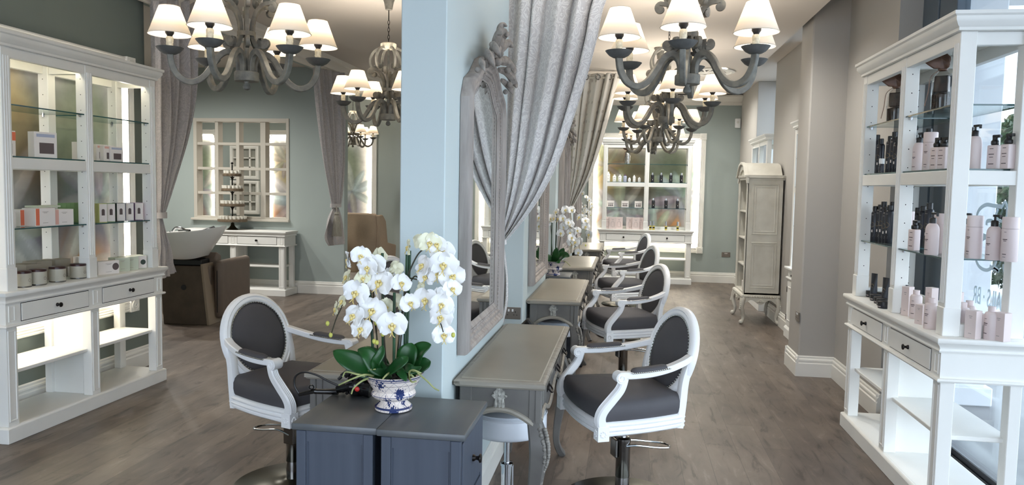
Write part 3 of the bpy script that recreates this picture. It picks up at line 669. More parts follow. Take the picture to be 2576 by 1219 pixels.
LAMPS = []
def chandelier(label, loc, rz, ceil_z):
    t = thing('chandelier', label, 'chandelier', loc, rz, None)
    g = 'chandelier_grey'
    b = MB(); b.lathe([(.03, 0), (.056, 0), (.058, .004), (.058, .041), (.055, .045), (.02, .046)], 28); b.build('hub', g, t)
    b = MB(); b.lathe([(.012, 0), (.010, -.008), (.015, -.016), (.019, -.026), (.016, -.036), (.006, -.042), (.0, -.043)][::-1], 16); b.build('finial', g, t)
    b = MB(); b.lathe([(.011, .045), (.011, .20), (.008, .24), (.008, .53)], 10); b.build('rod', g, t)
    b = MB(); b.lathe([(.024, .215), (.044, .215), (.044, .237), (.024, .237)], 16); b.build('clamp_ring', g, t)
    b = MB(); b.lathe([(.03, .525), (.056, .53), (.060, .545), (.060, .565), (.05, .572), (.012, .575)], 24); b.build('collar', 'candle_cream', t)
    arm = bez([(.036, 0, .044), (.037, 0, .085), (.055, 0, .123), (.09, 0, .135), (.128, 0, .108), (.16, 0, .055), (.20, 0, .003), (.25, 0, -.02), (.30, 0, .0), (.33, 0, .05), (.34, 0, .105)], 4)
    for k in range(6):
        R = Matrix.Rotation(2*pi*k/6, 4, 'Z')
        b = MB(); b.M = R; b.tube(arm, .0125, sec=[(1, 1.15), (-1, 1.15), (-1, -1.15), (1, -1.15)], up=(0, 1, 0)); a = b.build('arm', g, t, bev=.003)
        cx, cy = .34*cos(2*pi*k/6), .34*sin(2*pi*k/6)
        b = MB(); n = 24; pr = [(.012, .100), (.028, .104), (.044, .113), (.056, .126), (.062, .134), (.054, .130), (.018, .118)]
        b.lathe(pr, n, (cx, cy, 0)); b.build('drip_cup', 'cup_grey', a)
        b = MB(); b.lathe([(.014, .116), (.0155, .13), (.0145, .15), (.016, .165), (.0165, .178), (.013, .184)], 14, (cx, cy, 0))
        for i in range(9): q = i*2.4; b.ball((cx+.0148*cos(q), cy+.0148*sin(q), .128+.0055*i), (.003, .003, .005), 6, 4)
        b.build('candle_sleeve', 'candle_cream', a)
        b = MB(); b.lathe([(.011, .184), (.013, .190), (.020, .200), (.021, .214), (.016, .222), (.012, .235)], 14, (cx, cy, 0)); b.build('lamp_holder', 'black_plastic', a)
        b = MB(); b.lathe([(.008, .235), (.018, .25), (.022, .265), (.018, .282), (.006, .29)], 12, (cx, cy, 0)); b.build('bulb', 'bulb_glow', a)
        b = MB(); b.lathe([(.096, .193), (.0945, .193), (.094, .196), (.046, .322)], 30, (cx, cy, 0), capb=False, capt=False)
        for r, z in ((.096, .193), (.0465, .322)):
            b.tube([(cx+r*cos(2*pi*i/30), cy+r*sin(2*pi*i/30), z) for i in range(30)], .0016, 5, closed=True)
        b.build('lamp_shade', 'lampshade_fabric', a)
        p = Matrix.Translation(loc) @ Matrix.Rotation(rz, 4, 'Z') @ Vector((cx, cy, .268)); LAMPS.append(p)
    for k in range(6):
        R = Matrix.Rotation(2*pi*(k+.5)/6, 4, 'Z')
        sp0 = spiral((.094, .185), .007, .030, 2.2, -pi*1.55+2.2-1.2, 16)
        body = [(.077, 0, .157), (.052, 0, .168), (.036, 0, .20), (.031, 0, .235), (.036, 0, .285), (.056, 0, .335), (.09, 0, .365), (.125, 0, .372)]
        sp1 = spiral((.132, .350), .024, .006, 1.5, -3.4, 14)
        pts = sp0 + bez(body, 4)[1:-1] + sp1
        b = MB(); b.M = R; b.tube(pts, .0085, sec=[(1, 1.1), (-1, 1.1), (-1, -1.1), (1, -1.1)], up=(0, 1, 0))
        for c, r in (((.094, 0, .185), .014), ((.132, 0, .350), .013)): b.cyl((c[0], -.010, c[2]), (c[0], .010, c[2]), r, n=12)
        b.build('scroll_bracket', g, t, bev=.002)
        b = MB(); b.M = Matrix.Rotation(2*pi*k/6, 4, 'Z')
        b.tube(bez([(.04, 0, .535), (.075, 0, .530), (.115, 0, .50), (.137, 0, .45), (.13, 0, .40), (.105, 0, .378), (.085, 0, .39), (.092, 0, .41)], 5), .008, sec=[(1, 1), (-1, 1), (-1, -1), (1, -1)], up=(0, 1, 0)); b.cyl((.098, -.009, .395), (.098, .009, .395), .014, n=12)
        b.build('crown_arc', g, t, bev=.002)
    top = ceil_z-loc[2]
    b = MB(); z = .575; i = 0
    while z < top-.20:
        pl = [(.007*cos(a), 0, z+.015+.017*sin(a)) if i % 2 else (0, .007*cos(a), z+.015+.017*sin(a)) for a in [2*pi*j/10 for j in range(10)]]
        b.tube(pl, .0022, 5, closed=True); z += .027; i += 1
    b.cyl((0, 0, z), (0, 0, top-.10), .004, n=8); b.build('chain', 'dark_metal', t)
    b = MB(); b.lathe([(.012, top-.115), (.026, top-.112), (.030, top-.09), (.036, top-.06), (.048, top-.025), (.060, top-.01), (.060, top)], 24); b.build('ceiling_cup', g, t)
    return t
CH = [('chandelier nearest on the right, above the first styling chair', (.262, 3.66, 2.09), radians(22), RAFT),
      ('second chandelier from the front on the right side', (.272, 5.72, 2.09), radians(33), RAFT),
      ('third chandelier from the front on the right side', (.288, 7.88, 2.09), radians(5), RAFT),
      ('farthest chandelier on the right, in front of the lit cabinet', (.295, 9.70, 2.09), radians(20), RAFT),
      ('large grey chandelier above the left styling chair and white cabinet', (-1.845, 3.53, 2.09), radians(31), RAFT),
      ('grey chandelier half hidden behind the pale blue pillar', (-1.80, 5.62, 2.09), radians(8), RAFT),
      ('small distant chandelier in the back lounge, beside the tasselled curtain', (-4.62, 12.5, 2.27), radians(12), CEIL)]
for q in CH: chandelier(*q)
_pl = bpy.data.lights.new('bulb_light', 'POINT'); _pl.energy = BULB_W; _pl.color = (1.0, 0.91, 0.79); _pl.shadow_soft_size = 0.02
for p in LAMPS:
    o = bpy.data.objects.new('bulb_light', _pl); o.location = p+Vector((0, 0, .035)); COL.objects.link(o)

# ceiling fittings
def spot(label, p, z, power=SPOT_W):
    t = thing('ceiling_downlight', label, 'downlight', (p.x, p.y, z))
    b = MB(); b.lathe([(.058, -.001), (.072, -.005), (.066, -.008), (.054, -.004)], 28, capb=False, capt=False); b.build('trim_ring', 'vent_white', t)
    b = MB(); b.lathe([(.054, -.003), (.03, -.0035), (.0, -.0035)], 24, capb=False, capt=False); b.build('lens', 'spot_glow', t)
    l = bpy.data.lights.new('downlight', 'SPOT'); l.energy = power; l.spot_size = 2.9; l.spot_blend = 1.0; l.color = (1, .98, .93); l.shadow_soft_size = .05
    o = bpy.data.objects.new('downlight', l); o.location = (p.x, p.y, z-.03); COL.objects.link(o)
spot('round ceiling downlight just behind the nearest right chandelier', onZ(1688, 48, RAFT), RAFT)
spot('small ceiling downlight above the second right chandelier', onZ(1660, 195, RAFT), RAFT)
spot('tiny ceiling downlight near the third right chandelier', onZ(1638, 226, RAFT), RAFT)
for lab, x, y, z, pw in (('added fill downlight over the wash unit', -4.9, 7.6, CEIL, 1.9), ('added fill downlight at the back of the wash room near the wash unit', -7.2, 8.5, CEIL, 3.0), ('added fill downlight over the cream console table', -5.5, 9.05, CEIL, 2.4), ('added fill downlight in the far corner of the wash room', -6.4, 8.9, CEIL, 3.0),
                         ('added fill downlight over the wing chair', -5.3, 12.3, CEIL, 1.8), ('added fill downlight in the far end of the back lounge', -7.6, 12.3, CEIL, 1.8), ('added fill downlight at the right before the lit far cabinet', 1.2, 12.4, CEIL, 1.8), ('added fill downlight at the left before the lit far cabinet', -.1, 12.4, CEIL, 1.8),
                         ('added fill downlight over the carved bookcase', 1.05, 9.2, RAFT, 1.2), ('added fill downlight beside the grey pier', 1.0, 6.4, RAFT, 1.2), ('added fill downlight deep in the left hall', -2.0, 9.6, CEIL, 1.5) ):
    spot(lab, Vector((x, y, 0)), z, SPOT_W*pw)  # these downlights are added to brighten the wash room, lounge and far halls
vp = onZ(1782, 180, RAFT)
t = thing('ceiling_vent', 'round white ceiling air vent with swirling vanes', 'vent', (vp.x, vp.y, RAFT))
b = MB(); b.lathe([(.30, -.001), (.31, -.012), (.27, -.02), (.26, -.006)], 36, capb=False, capt=False); b.build('rim', 'vent_white', t)
b = MB(); b.lathe([(.26, -.002), (.0, -.002)], 36, capb=False, capt=False); b.build('dark_throat', 'black_plastic', t)
b = MB(); b.lathe([(.26, -.010), (.21, -.014), (.20, -.008)], 36, capb=False, capt=False); b.lathe([(.06, -.012), (.0, -.014)], 20, capb=False)
for k in range(16):
    a = 2*pi*k/16; p = Vector((.055*cos(a), .055*sin(a), -.010)); q = Vector((.205*cos(a+.45), .205*sin(a+.45), -.010)); b.tube([p, q], .011, sec=[(.3, 1), (-.3, 1), (-.3, -1), (.3, -1)])
b.build('vanes', 'vent_white', t)
# ---------------------------------------------------------------- styling chairs (forward = +x)
def seat_out(off=0.0):
    pts = []
    for i in range(13): s = i/12*2-1; pts.append((.235+.032*(1-s*s), .285*s))                # front edge
    for i in range(1, 8): u = i/8; pts.append((.235-.455*u, .285-.065*u+.018*sin(pi*u)))      # left side
    for i in range(9): s = 1-i/4; pts.append((-.22-.02*(1-s*s), .22*s))                       # back
    for i in range(1, 8): u = 1-i/8; pts.append((.235-.455*u, -(.285-.065*u+.018*sin(pi*u))))
    out = []; n = len(pts)
    for i in range(n):
        a, c = Vector(pts[i-1]), Vector(pts[(i+1) % n]); d = (c-a).normalized(); out.append((pts[i][0]+d.y*off, pts[i][1]-d.x*off))
    return out
def loft(b, rings, capb=True, capt=True):
    n = len(rings[0]); vs = [p for r in rings for p in r]
    fs = [(i*n+j, i*n+(j+1) % n, (i+1)*n+(j+1) % n, (i+1)*n+j) for i in range(len(rings)-1) for j in range(n)]
    if capb: fs.append(tuple(range(n))[::-1])
    if capt: fs.append(tuple((len(rings)-1)*n+j for j in range(n)))
    b.add(vs, fs)
BT = radians(16)
def bk(u, v, d=0.0):
    # point of the oval back: u across, v up the tilted plane, d out of it (+ = forward)
    return Vector((-.248-v*sin(BT)+d*cos(BT), u, .768+v*cos(BT)+d*sin(BT)))
def chair():
    t = thing('styling_chair', 'white carved salon armchair with grey oval back, nearest on the right side', 'chair', group='styling chairs along the right tables')
    w = 'chair_white'
    b = MB(); rr = [(-.012, .440), (-.002, .443), (.004, .450), (.004, .458), (-.003, .462), (.003, .466), (.007, .473), (.003, .480), (-.004, .484), (.002, .488), (.007, .496), (.003, .505), (-.008, .512), (-.02, .515)]
    loft(b, [[(x, y, z) for x, y in seat_out(o)] for o, z in rr]); b.build('seat_rail', w, t, sm=40)
    b = MB(); rings = []
    for o, z in ((-.012, .508), (-.004, .522), (0, .545), (-.002, .575), (-.012, .597), (-.03, .608)): rings.append([(x, y, z) for x, y in seat_out(o)])
    base = seat_out(-.03)
    for k, dz in ((.75, .013), (.5, .021), (.25, .026), (.03, .028)): rings.append([(x*k, y*k, .608+dz) for x, y in base])
    loft(b, rings); b.build('seat_cushion', 'grey_leather', t, sm=50)
    for s in (-1, 1):
        b = MB(); b.box(.205, .262, s*.268-.029, s*.268+.029, .425, .495)
        for k in range(8): a = 2*pi*k/8; b.ball((.2625, s*.268+.013*cos(a), .460+.013*sin(a)), (.004, .006, .006), 6, 4); b.ball((.235+.013*cos(a), s*.268+s*.0295, .460+.013*sin(a)), (.006, .004, .006), 6, 4)
        b.build('corner_block', w, t, bev=.003)
        sup = bez([(.236, s*.27, .485), (.246, s*.276, .53), (.235, s*.283, .57), (.195, s*.288, .62), (.155, s*.289, .668), (.137, s*.287, .715), (.135, s*.285, .735)], 5)
        b = MB(); b.tube(sup, [.024-.006*i/len(sup) for i in range(len(sup))], sec=[(1.0, .7), (1, -.7), (.65, -1), (.5, -.82), (.2, -1), (0, -.84), (-.2, -1), (-.5, -.82), (-.65, -1), (-1, -.7), (-1, .7), (-.65, 1), (.65, 1)], up=(0, 1, 0)); b.build('arm_support', w, t, sm=40)
        arm = bez([(.165, s*.288, .738), (.10, s*.287, .733), (.0, s*.278, .735), (-.10, s*.262, .748), (-.19, s*.236, .768), (-.245, s*.212, .785)], 5)
        b = MB(); b.tube(arm, .021, sec=[(1, .55), (.8, .75), (-.8, .75), (-1, .55), (-1, -.55), (-.8, -.75), (.8, -.75), (1, -.55)], up=(0, 1, 0))
        b.cyl((.158, s*.288-.027, .727), (.158, s*.288+.027, .727), .027, n=20)
        for sy in (-1, 1): b.tube([(.158+(.006+.0028*i/2.2)*cos(i*.55), s*.288+sy*.0275, .727+(.006+.0028*i/2.2)*sin(i*.55)) for i in range(16)], .003, 5)
        b.build('arm', w, t, sm=40)
        b = MB()
        def pad(u, v, s=s):
            x = .105-.205*u; a = pi*v; wd = .026*min(1, (1-(2*u-1)**8)**.5+.02); hh = .024*min(1, (1-(2*u-1)**6)**.5+.02)
            yc = s*(.2875-.012*u*u-.010*u); zc = .744+.010*u*u
            return (x, yc+wd*cos(a), zc+hh*sin(a)**.6*(1 if 0 < v < 1 else 0))
        b.grid(pad, 14, 10); b.build('arm_pad', 'grey_leather', t, sm=60)
        b = MB()
        b.tube([((.104-.206*u), s*(.2875-.012*u*u-.010*u)+sy*.0262, .746+.010*u*u) for u, sy in [(i/10, 1) for i in range(11)] + [(1-i/10, -1) for i in range(11)]], .0022, 5, closed=True)
        for i in range(19):
            u = i/18
            for sy in (-1, 1): x = .103-.20*u; b.ball((x, s*(.2875-.012*u*u-.010*u)+sy*.0265, .747+.010*u*u), .0042, 6, 4)
        b.build('nailhead_trim', 'nail_silver', t)
    # oval back
    n = 48; ring = [(.208*cos(2*pi*i/n), .212*sin(2*pi*i/n)) for i in range(n)]
    b = MB(); sec = [(-.030, -.018), (-.030, .004), (-.022, .014), (-.012, .018), (-.006, .012), (.004, .017), (.014, .014), (.020, .006), (.020, -.018)]
    vs = []
    for i in range(n):
        a = 2*pi*i/n
        for r, d in sec: vs.append(bk((.208-r)*cos(a), (.212-r)*sin(a), d))
    k = len(sec); b.add(vs, [(i*k+j, i*k+(j+1) % k, ((i+1) % n)*k+(j+1) % k, ((i+1) % n)*k+j) for i in range(n) for j in range(k)])
    b.build('back_frame', w, t, sm=50)
    b = MB(); vs = []; rs = [(1, 0), (.97, .010), (.85, .016), (.6, .021), (.3, .024), (.02, .025)]
    for sgn in (1,):
        for q, d in rs:
            for i in range(n): a = 2*pi*i/n; vs.append(bk(.191*q*cos(a), .195*q*sin(a), d-.004))
    b.add(vs, [(i*n+j, i*n+(j+1) % n, (i+1)*n+(j+1) % n, (i+1)*n+j) for i in range(len(rs)-1) for j in range(n)] + [tuple((len(rs)-1)*n+j for j in range(n))])
    vs = [bk(.191*cos(2*pi*i/n), .195*sin(2*pi*i/n), -.014) for i in range(n)]; b.add(vs, [tuple(range(n))]); b.build('back_pad', 'grey_leather', t, sm=60)
    b = MB()
    b.tube([bk(.187*cos(2*pi*i/48), .191*sin(2*pi*i/48), .009) for i in range(48)], .0022, 5, closed=True)
    for i in range(72): a = 2*pi*i/72; b.ball(bk(.187*cos(a), .191*sin(a), .011), .0045, 6, 4)
    b.build('nailhead_trim', 'nail_silver', t)
    for s in (-1, 1):
        p = bez([tuple(bk(s*.208, -.01, 0)), tuple(bk(s*.206, -.10, 0)), (-.210, s*.206, .57), (-.203, s*.207, .50), (-.197, s*.208, .44)], 5)
        b = MB(); b.tube(p, [.022-.003*abs(i/len(p)-.5) for i in range(len(p))], sec=[(1, .8), (.6, 1), (-.6, 1), (-1, .8), (-1, -.8), (-.6, -1), (.6, -1), (1, -.8)], up=(0, 1, 0)); b.build('back_post', w, t, sm=40)
    # pump
    b = MB(); b.box(-.12, .12, -.10, .10, .428, .440); b.build('mounting_plate', 'gun_chrome', t)
    b = MB(); b.cyl((0, 0, .32), (0, 0, .43), .014, n=16); b.build('piston', 'chrome', t)
    b = MB(); b.lathe([(.035, .02), (.036, .13), (.0355, .132), (.0365, .135), (.0365, .31), (.039, .318), (.039, .332), (.030, .338), (.014, .338)], 28); b.build('pump_column', 'gun_chrome', t)
    b = MB(); b.box(-.02, .05, -.052, -.036, .235, .335); b.box(.036, .052, -.045, .02, .235, .33); b.build('lever_bracket', 'gun_chrome', t, bev=.004)
    b = MB(); b.tube(bez([(.02, -.048, .285), (-.06, -.05, .30), (-.16, -.055, .285), (-.235, -.045, .275), (-.262, -.01, .272), (-.235, .035, .275), (-.16, .045, .285), (-.06, .04, .30), (.0, .036, .30)], 5), .0055, 8); b.build('pedal_loop', 'chrome', t)
    b = MB(); b.lathe([(.30, 0), (.305, .004), (.305, .011), (.295, .016), (.10, .026), (.05, .034), (.036, .04)], 48); b.build('base', 'base_dark', t)
    return t
c0 = chair()
RC = [(.02, 3.88, -156), (.01, 6.24, -158), (.02, 8.42, -160), (.0, 10.72, -162)]
c0.location = (RC[0][0], RC[0][1], 0); c0.rotation_euler = (0, 0, radians(RC[0][2]))
for (x, y, a), w in zip(RC[1:], ('second styling chair from the front in the right row', 'third styling chair from the front in the right row, before the last one', 'farthest styling chair in the right row, before the lit cabinet')):
    dup(c0, (x, y, 0), radians(a), w)
dup(c0, (-1.715, 3.76, 0), radians(-19), 'styling chair with grey oval back standing by the left display cabinet', 'styling chairs along the left tables')
dup(c0, (-1.72, 6.15, 0), radians(-26), 'styling chair hidden behind the white orchid, left of the blue pillar', 'styling chairs along the left tables')
# ---------------------------------------------------------------- vanity tables (front = -y, back edge at y = 0)
def applique(b, c, s=1.0):
    # carved keyhole ornament in the x = const plane, c = (x, y, z) of its foot, facing -x
    pts = [(-.026, 0), (.026, 0), (.024, .03), (.020, .05), (.027, .058), (.036, .064), (.034, .072), (.024, .072), (.027, .084), (.016, .092), (.010, .104), (0, .110)]
    poly = pts + [(-y, z) for y, z in pts[::-1][1:-1]] + []
    poly = [(y*s, z*s) for y, z in [(-.026, 0), (.026, 0), (.024, .03), (.020, .05), (.027, .058), (.036, .064), (.034, .072), (.024, .072), (.027, .084), (.016, .092), (.010, .104), (0, .110), (-.010, .104), (-.016, .092), (-.027, .084), (-.024, .072), (-.034, .072), (-.036, .064), (-.027, .058), (-.020, .05), (-.024, .03)]]
    b.prism([(c[1]+y, c[2]+z) for y, z in poly], 'x', c[0]-.008, c[0])
    for q in ((.0, .078, .010, .014), (-.016, .03, .005, .028), (.016, .03, .005, .028), (0, .03, .007, .022), (-.03, .066, .007, .006), (.03, .066, .007, .006), (0, .1, .006, .008)):
        b.ball((c[0]-.008, c[1]+q[0]*s, c[2]+q[1]*s), (.005, q[2]*s, q[3]*s), 8, 5)
def table():
    t = thing('vanity_table', 'grey painted vanity table under the first carved mirror', 'table', group='vanity tables along the right side')
    L = .69
    b = MB(); b.box(-L, L, -.395, 0, .752, .768); b.sweep((-L, L, -.395, 0), [(.02, .740), (.008, .744), (.004, .752), (0, .756), (0, .766), (.006, .772), (.012, .775), (.026, .776)], 'z', 0, 1); b.build('top_edge', 'table_edge', t, sm=30)
    b = MB(); b.box(-L+.026, L-.026, -.395+.026, -.026, .766, .780); b.build('tabletop', 'table_top', t, bev=.004)
    b = MB()
    zb = lambda y: .575+.075*(1-((y+.195)/.165)**2)
    for x in (-.655, .655):
        ys = [-.36+.33*i/20 for i in range(21)]
        b.prism([(y, max(.575, zb(y))) for y in ys] + [(-.03, .745), (-.36, .745)], 'x', x-.011 if x > 0 else x, x if x > 0 else x+.011)
    def zf(x): q = abs(x)/.655; return .615+.035*cos(q*pi*2.2)*(1 if q < .95 else 1) - .03*max(0, q-.75)/.25
    xs = [-.655+1.31*i/48 for i in range(49)]
    b.prism([(x, zf(x)) for x in xs] + [(.655, .745), (-.655, .745)], 'y', -.371, -.36); b.box(-.655, .655, -.03, -.02, .60, .745); b.box(-.65, .65, -.36, -.02, .735, .748)
    b.build('apron', 'table_body', t, sm=20)
    for x in (-.655, .655):
        for y in (-.348, -.048):
            b = MB(); b.box(x-.006 if x < 0 else x-.03, x+.03 if x < 0 else x+.006, y-.026, y+.026, .585, .745)
            if y < -.2: b.box(x-.014, x+.014, -.378, -.35, .585, .745)
            b.build('corner_stile', 'table_body', t, bev=.003)
    b = MB()
    for x in (-.655, .655):
        s = -1 if x < 0 else 1
        b.tube([(x+s*.004, y, max(.575, zb(y))-.004) for y in [-.36+.33*i/20 for i in range(21)]], .013, 8)
    b.tube([(x, -.374, zf(x)-.002) for x in xs], .011, 8); b.build('apron_bead', 'table_edge', t)
    for s in (-1, 1):
        b = MB(); applique(b, (-.655, -.195, .643) if s < 0 else (-.655, -.195, .643), .95)
        o = b.build('keyhole_ornament', 'applique_grey', t, sm=40)
        if s > 0: o.scale = (-1, 1, 1)
    for k in (-1, 0, 1):
        b = MB(); b.box(k*.405-.185, k*.405+.185, -.377, -.368, .652, .728); d = b.build('drawer', 'table_body', t, bev=.004)
        b = MB(); b.tube(bez([(k*.405-.035, -.38, .695), (k*.405-.03, -.396, .675), (k*.405, -.40, .668), (k*.405+.03, -.396, .675), (k*.405+.035, -.38, .695)], 4), .004, 6)
        b.box(k*.405-.045, k*.405+.045, -.381, -.376, .678, .706); b.build('handle', 'dark_metal', d)
    for sx in (-1, 1):
        for sy in (-1, 1):
            cx, cy = sx*.635, (-.345 if sy < 0 else -.05)
            ox, oy = sx, (-1 if sy < 0 else .35)
            P = [(0, 0, .60), (.012, .012, .56), (.026, .024, .50), (.024, .022, .42), (.010, .008, .30), (-.006, -.008, .18), (-.008, -.010, .10), (.004, .004, .045), (.022, .020, .012), (.028, .026, 0)]
            pts = bez([(cx+ox*a, cy+oy*c, z) for a, c, z in P], 4); n = len(pts)
            rad = [.029, .034, .038, .035, .028, .022, .019, .019, .021, .020]
            rr = []
            for i in range(n): u = i/(n-1)*(len(rad)-1); j = min(int(u), len(rad)-2); rr.append(rad[j]+(rad[j+1]-rad[j])*(u-j))
            b = MB(); b.tube(pts, rr, sec=[(1, .75), (.75, 1), (-.75, 1), (-1, .75), (-1, -.75), (-.75, -1), (.75, -1), (1, -.75)], up=(sx, 0, 0)); lg = b.build('leg', 'table_body', t, sm=40)
            b = MB(); rnd = random.Random(3)
            for i in range(22):
                z = .575-.011*i; q = (.60-z)/.35; e = .034*sin(min(1, q*1.6)*pi*.9)+.028; w = .020*(1-i/26)
                for m in (-1, 1): b.ball((cx+ox*e+rnd.uniform(-.004, .004)*1, cy+(oy*(e) if sy < 0 else .03)+m*w*.6, z), (.006+w*.25, .006+w*.25, .010), 6, 4)
            b.build('knee_carving', 'ornament_grey', lg, sm=60)
    return t
t0 = table(); t0.location = (-.708, 3.83, .006); t0.rotation_euler = (0, 0, pi/2)
for k, w in ((1, 'second grey vanity table from the front, its pouch and stool beneath'), (2, 'third grey vanity table from the front, beside the potted orchid'), (3, 'farthest grey vanity table on the right, nearest the lit cabinet')):
    w = {1: 'second grey vanity table from the front on the right side', 2: 'third grey vanity table from the front on the right side', 3: 'farthest grey vanity table on the right side, nearest the lit cabinet'}[k]
    dup(t0, (-.708, 3.82+2.42*k, .003), pi/2, w)
dup(t0, (-.985, 3.83, 0), -pi/2, 'grey vanity table behind the orchid pot, beside the left styling chair', 'vanity tables along the left side')
dup(t0, (-.985, 6.25, 0), -pi/2, 'grey vanity table farther back on the left side of the blue pillar', 'vanity tables along the left side')

# ---------------------------------------------------------------- round stools on castors
def stool():
    t = thing('round_stool', 'round white stool under the first vanity table on the right', 'stool', group='round white stools under the tables')
    b = MB(); b.lathe([(.10, .455), (.172, .455), (.182, .463), (.185, .475), (.185, .535), (.180, .552), (.165, .562), (.08, .570), (.0, .572)], 40); b.build('seat', 'white_leather', t, sm=40)
    b = MB(); b.lathe([(.186, .545), (.188, .549), (.185, .553)], 40, capb=False, capt=False); b.tube([(.17*cos(a), .17*sin(a), .5625) for a in [2*pi*i/36 for i in range(36)]], .003, 5, closed=True)
    b.build('piping', 'white_leather', t)
    b = MB(); b.cyl((0, 0, .30), (0, 0, .455), .014, n=16); b.build('piston', 'chrome', t)
    b = MB(); b.lathe([(.026, .10), (.026, .285), (.030, .287), (.030, .30), (.014, .302)], 20); b.build('gas_tube', 'chrome', t)
    b = MB(); b.box(.022, .034, -.006, .006, .16, .29); b.build('lever', 'chrome', t, bev=.002)
    for k in range(5):
        a = 2*pi*k/5+.3; b = MB(); b.tube([(.02*cos(a), .02*sin(a), .115), (.09*cos(a), .09*sin(a), .10), (.155*cos(a), .155*sin(a), .065)], [.018, .014, .010], sec=[(1, 1), (-1, 1), (-1, -1), (1, -1)]); l = b.build('base_arm', 'chrome', t, bev=.002)
        b = MB(); w = (-sin(a)*.012, cos(a)*.012); c = (.155*cos(a), .155*sin(a)); b.cyl((c[0]-w[0], c[1]-w[1], .028), (c[0]+w[0], c[1]+w[1], .028), .028, n=16); b.cyl((c[0], c[1], .04), (c[0], c[1], .07), .007, n=8); b.build('castor', 'black_plastic', l)
    return t
s0 = stool(); s0.location = (-.525, 3.50, 0); s0.rotation_euler = (0, 0, .4)
dup(s0, (-.52, 5.98, 0), 1.0, 'round white stool under the second vanity table on the right')
dup(s0, (-.52, 8.45, 0), 1.7, 'round white stool under the third vanity table on the right')
dup(s0, (-1.18, 3.55, 0), 1.7, 'round white stool under the vanity table on the left of the blue pillar')

# ---------------------------------------------------------------- blue drawer cabinets at the pillar
def trolley(label, loc, rz, w=.302, d=.42, H=.775):
    # front of drawers = +x ; panelled side = -y
    t = thing('drawer_cabinet', label, 'cabinet', loc, rz, 'blue drawer cabinets at the pillar')
    b = MB(); b.box(-w/2-.004, w/2+.004, -d/2, d/2, H-.026, H); b.build('top', 'blue_top', t, bev=.007, seg=2)
    b = MB(); b.box(-w/2+.018, w/2-.018, -d/2+.018, d/2-.018, .03, H-.026)
    for y in (-d/2+.02, d/2-.02):
        for x in (-w/2+.030, w/2-.030): b.box(x-.017, x+.017, y-.014, y+.014, 0, H-.027)
    b.build('carcass', 'blue_cabinet', t, bev=.002)
    for y, s in ((-d/2+.018, -1), (d/2-.018, 1)):
        b = MB(); b.sweep((-w/2+.048, w/2-.048, .06, H-.028), [(0, 0), (0, .007), (.003, .007), (.006, .001), (.007, .001)], 'y', y, s); b.box(-w/2+.048, w/2-.048, y-.0065, y+.0065, H-.066, H-.028); b.build('side_panel', 'blue_cabinet', t)
    for k in range(3):
        z1 = H-.045-.235*k; z0 = z1-.215
        b = MB(); b.box(w/2-.022, w/2-.010, -d/2+.038, d/2-.038, z0, z1); b.sweep((-d/2+.062, d/2-.062, z0+.025, z1-.025), [(0, .0), (.004, -.006), (.008, -.006)], 'x', w/2-.010, 1); dr = b.build('drawer', 'blue_cabinet', t, bev=.002)
        if k == 0: knob(dr, (w/2-.010, 0, (z0+z1)/2), (1, 0, 0), .017)
        else:
            b = MB(); b.tube([(w/2-.0095, y, (z1-.035)+.012*(1-(y/.07)**2)) for y in [-.06+.12*i/8 for i in range(9)]], .008, 6); b.build('finger_slot', 'black_plastic', dr)
            b = MB()
            for i in range(6):
                for j in range(9): b.box(w/2-.0115, w/2-.0085, -.12+.028*j, -.12+.028*j+.012, z0+.03+.018*i, z0+.03+.018*i+.009)
            b.build('woven_front', 'dark_metal', dr)
    return t
for nm, x, y, rz, l in (('a', -.972, 2.662, pi, 'dark blue drawer cabinet at the pillar, the left one of the pair'), ('b', -.664, 2.655, 0, 'dark blue drawer cabinet at the pillar, the right one with the visible knob'),
                        ('c', -.967, 7.33, pi, 'distant grey cabinet under the back orchid pot, left half'), ('d', -.66, 7.33, 0, 'distant grey cabinet under the back orchid pot, right half')):
    o = trolley(l, (x, y, 0), rz)
    if y > 5: o['group'] = 'distant grey cabinets under the back orchid'
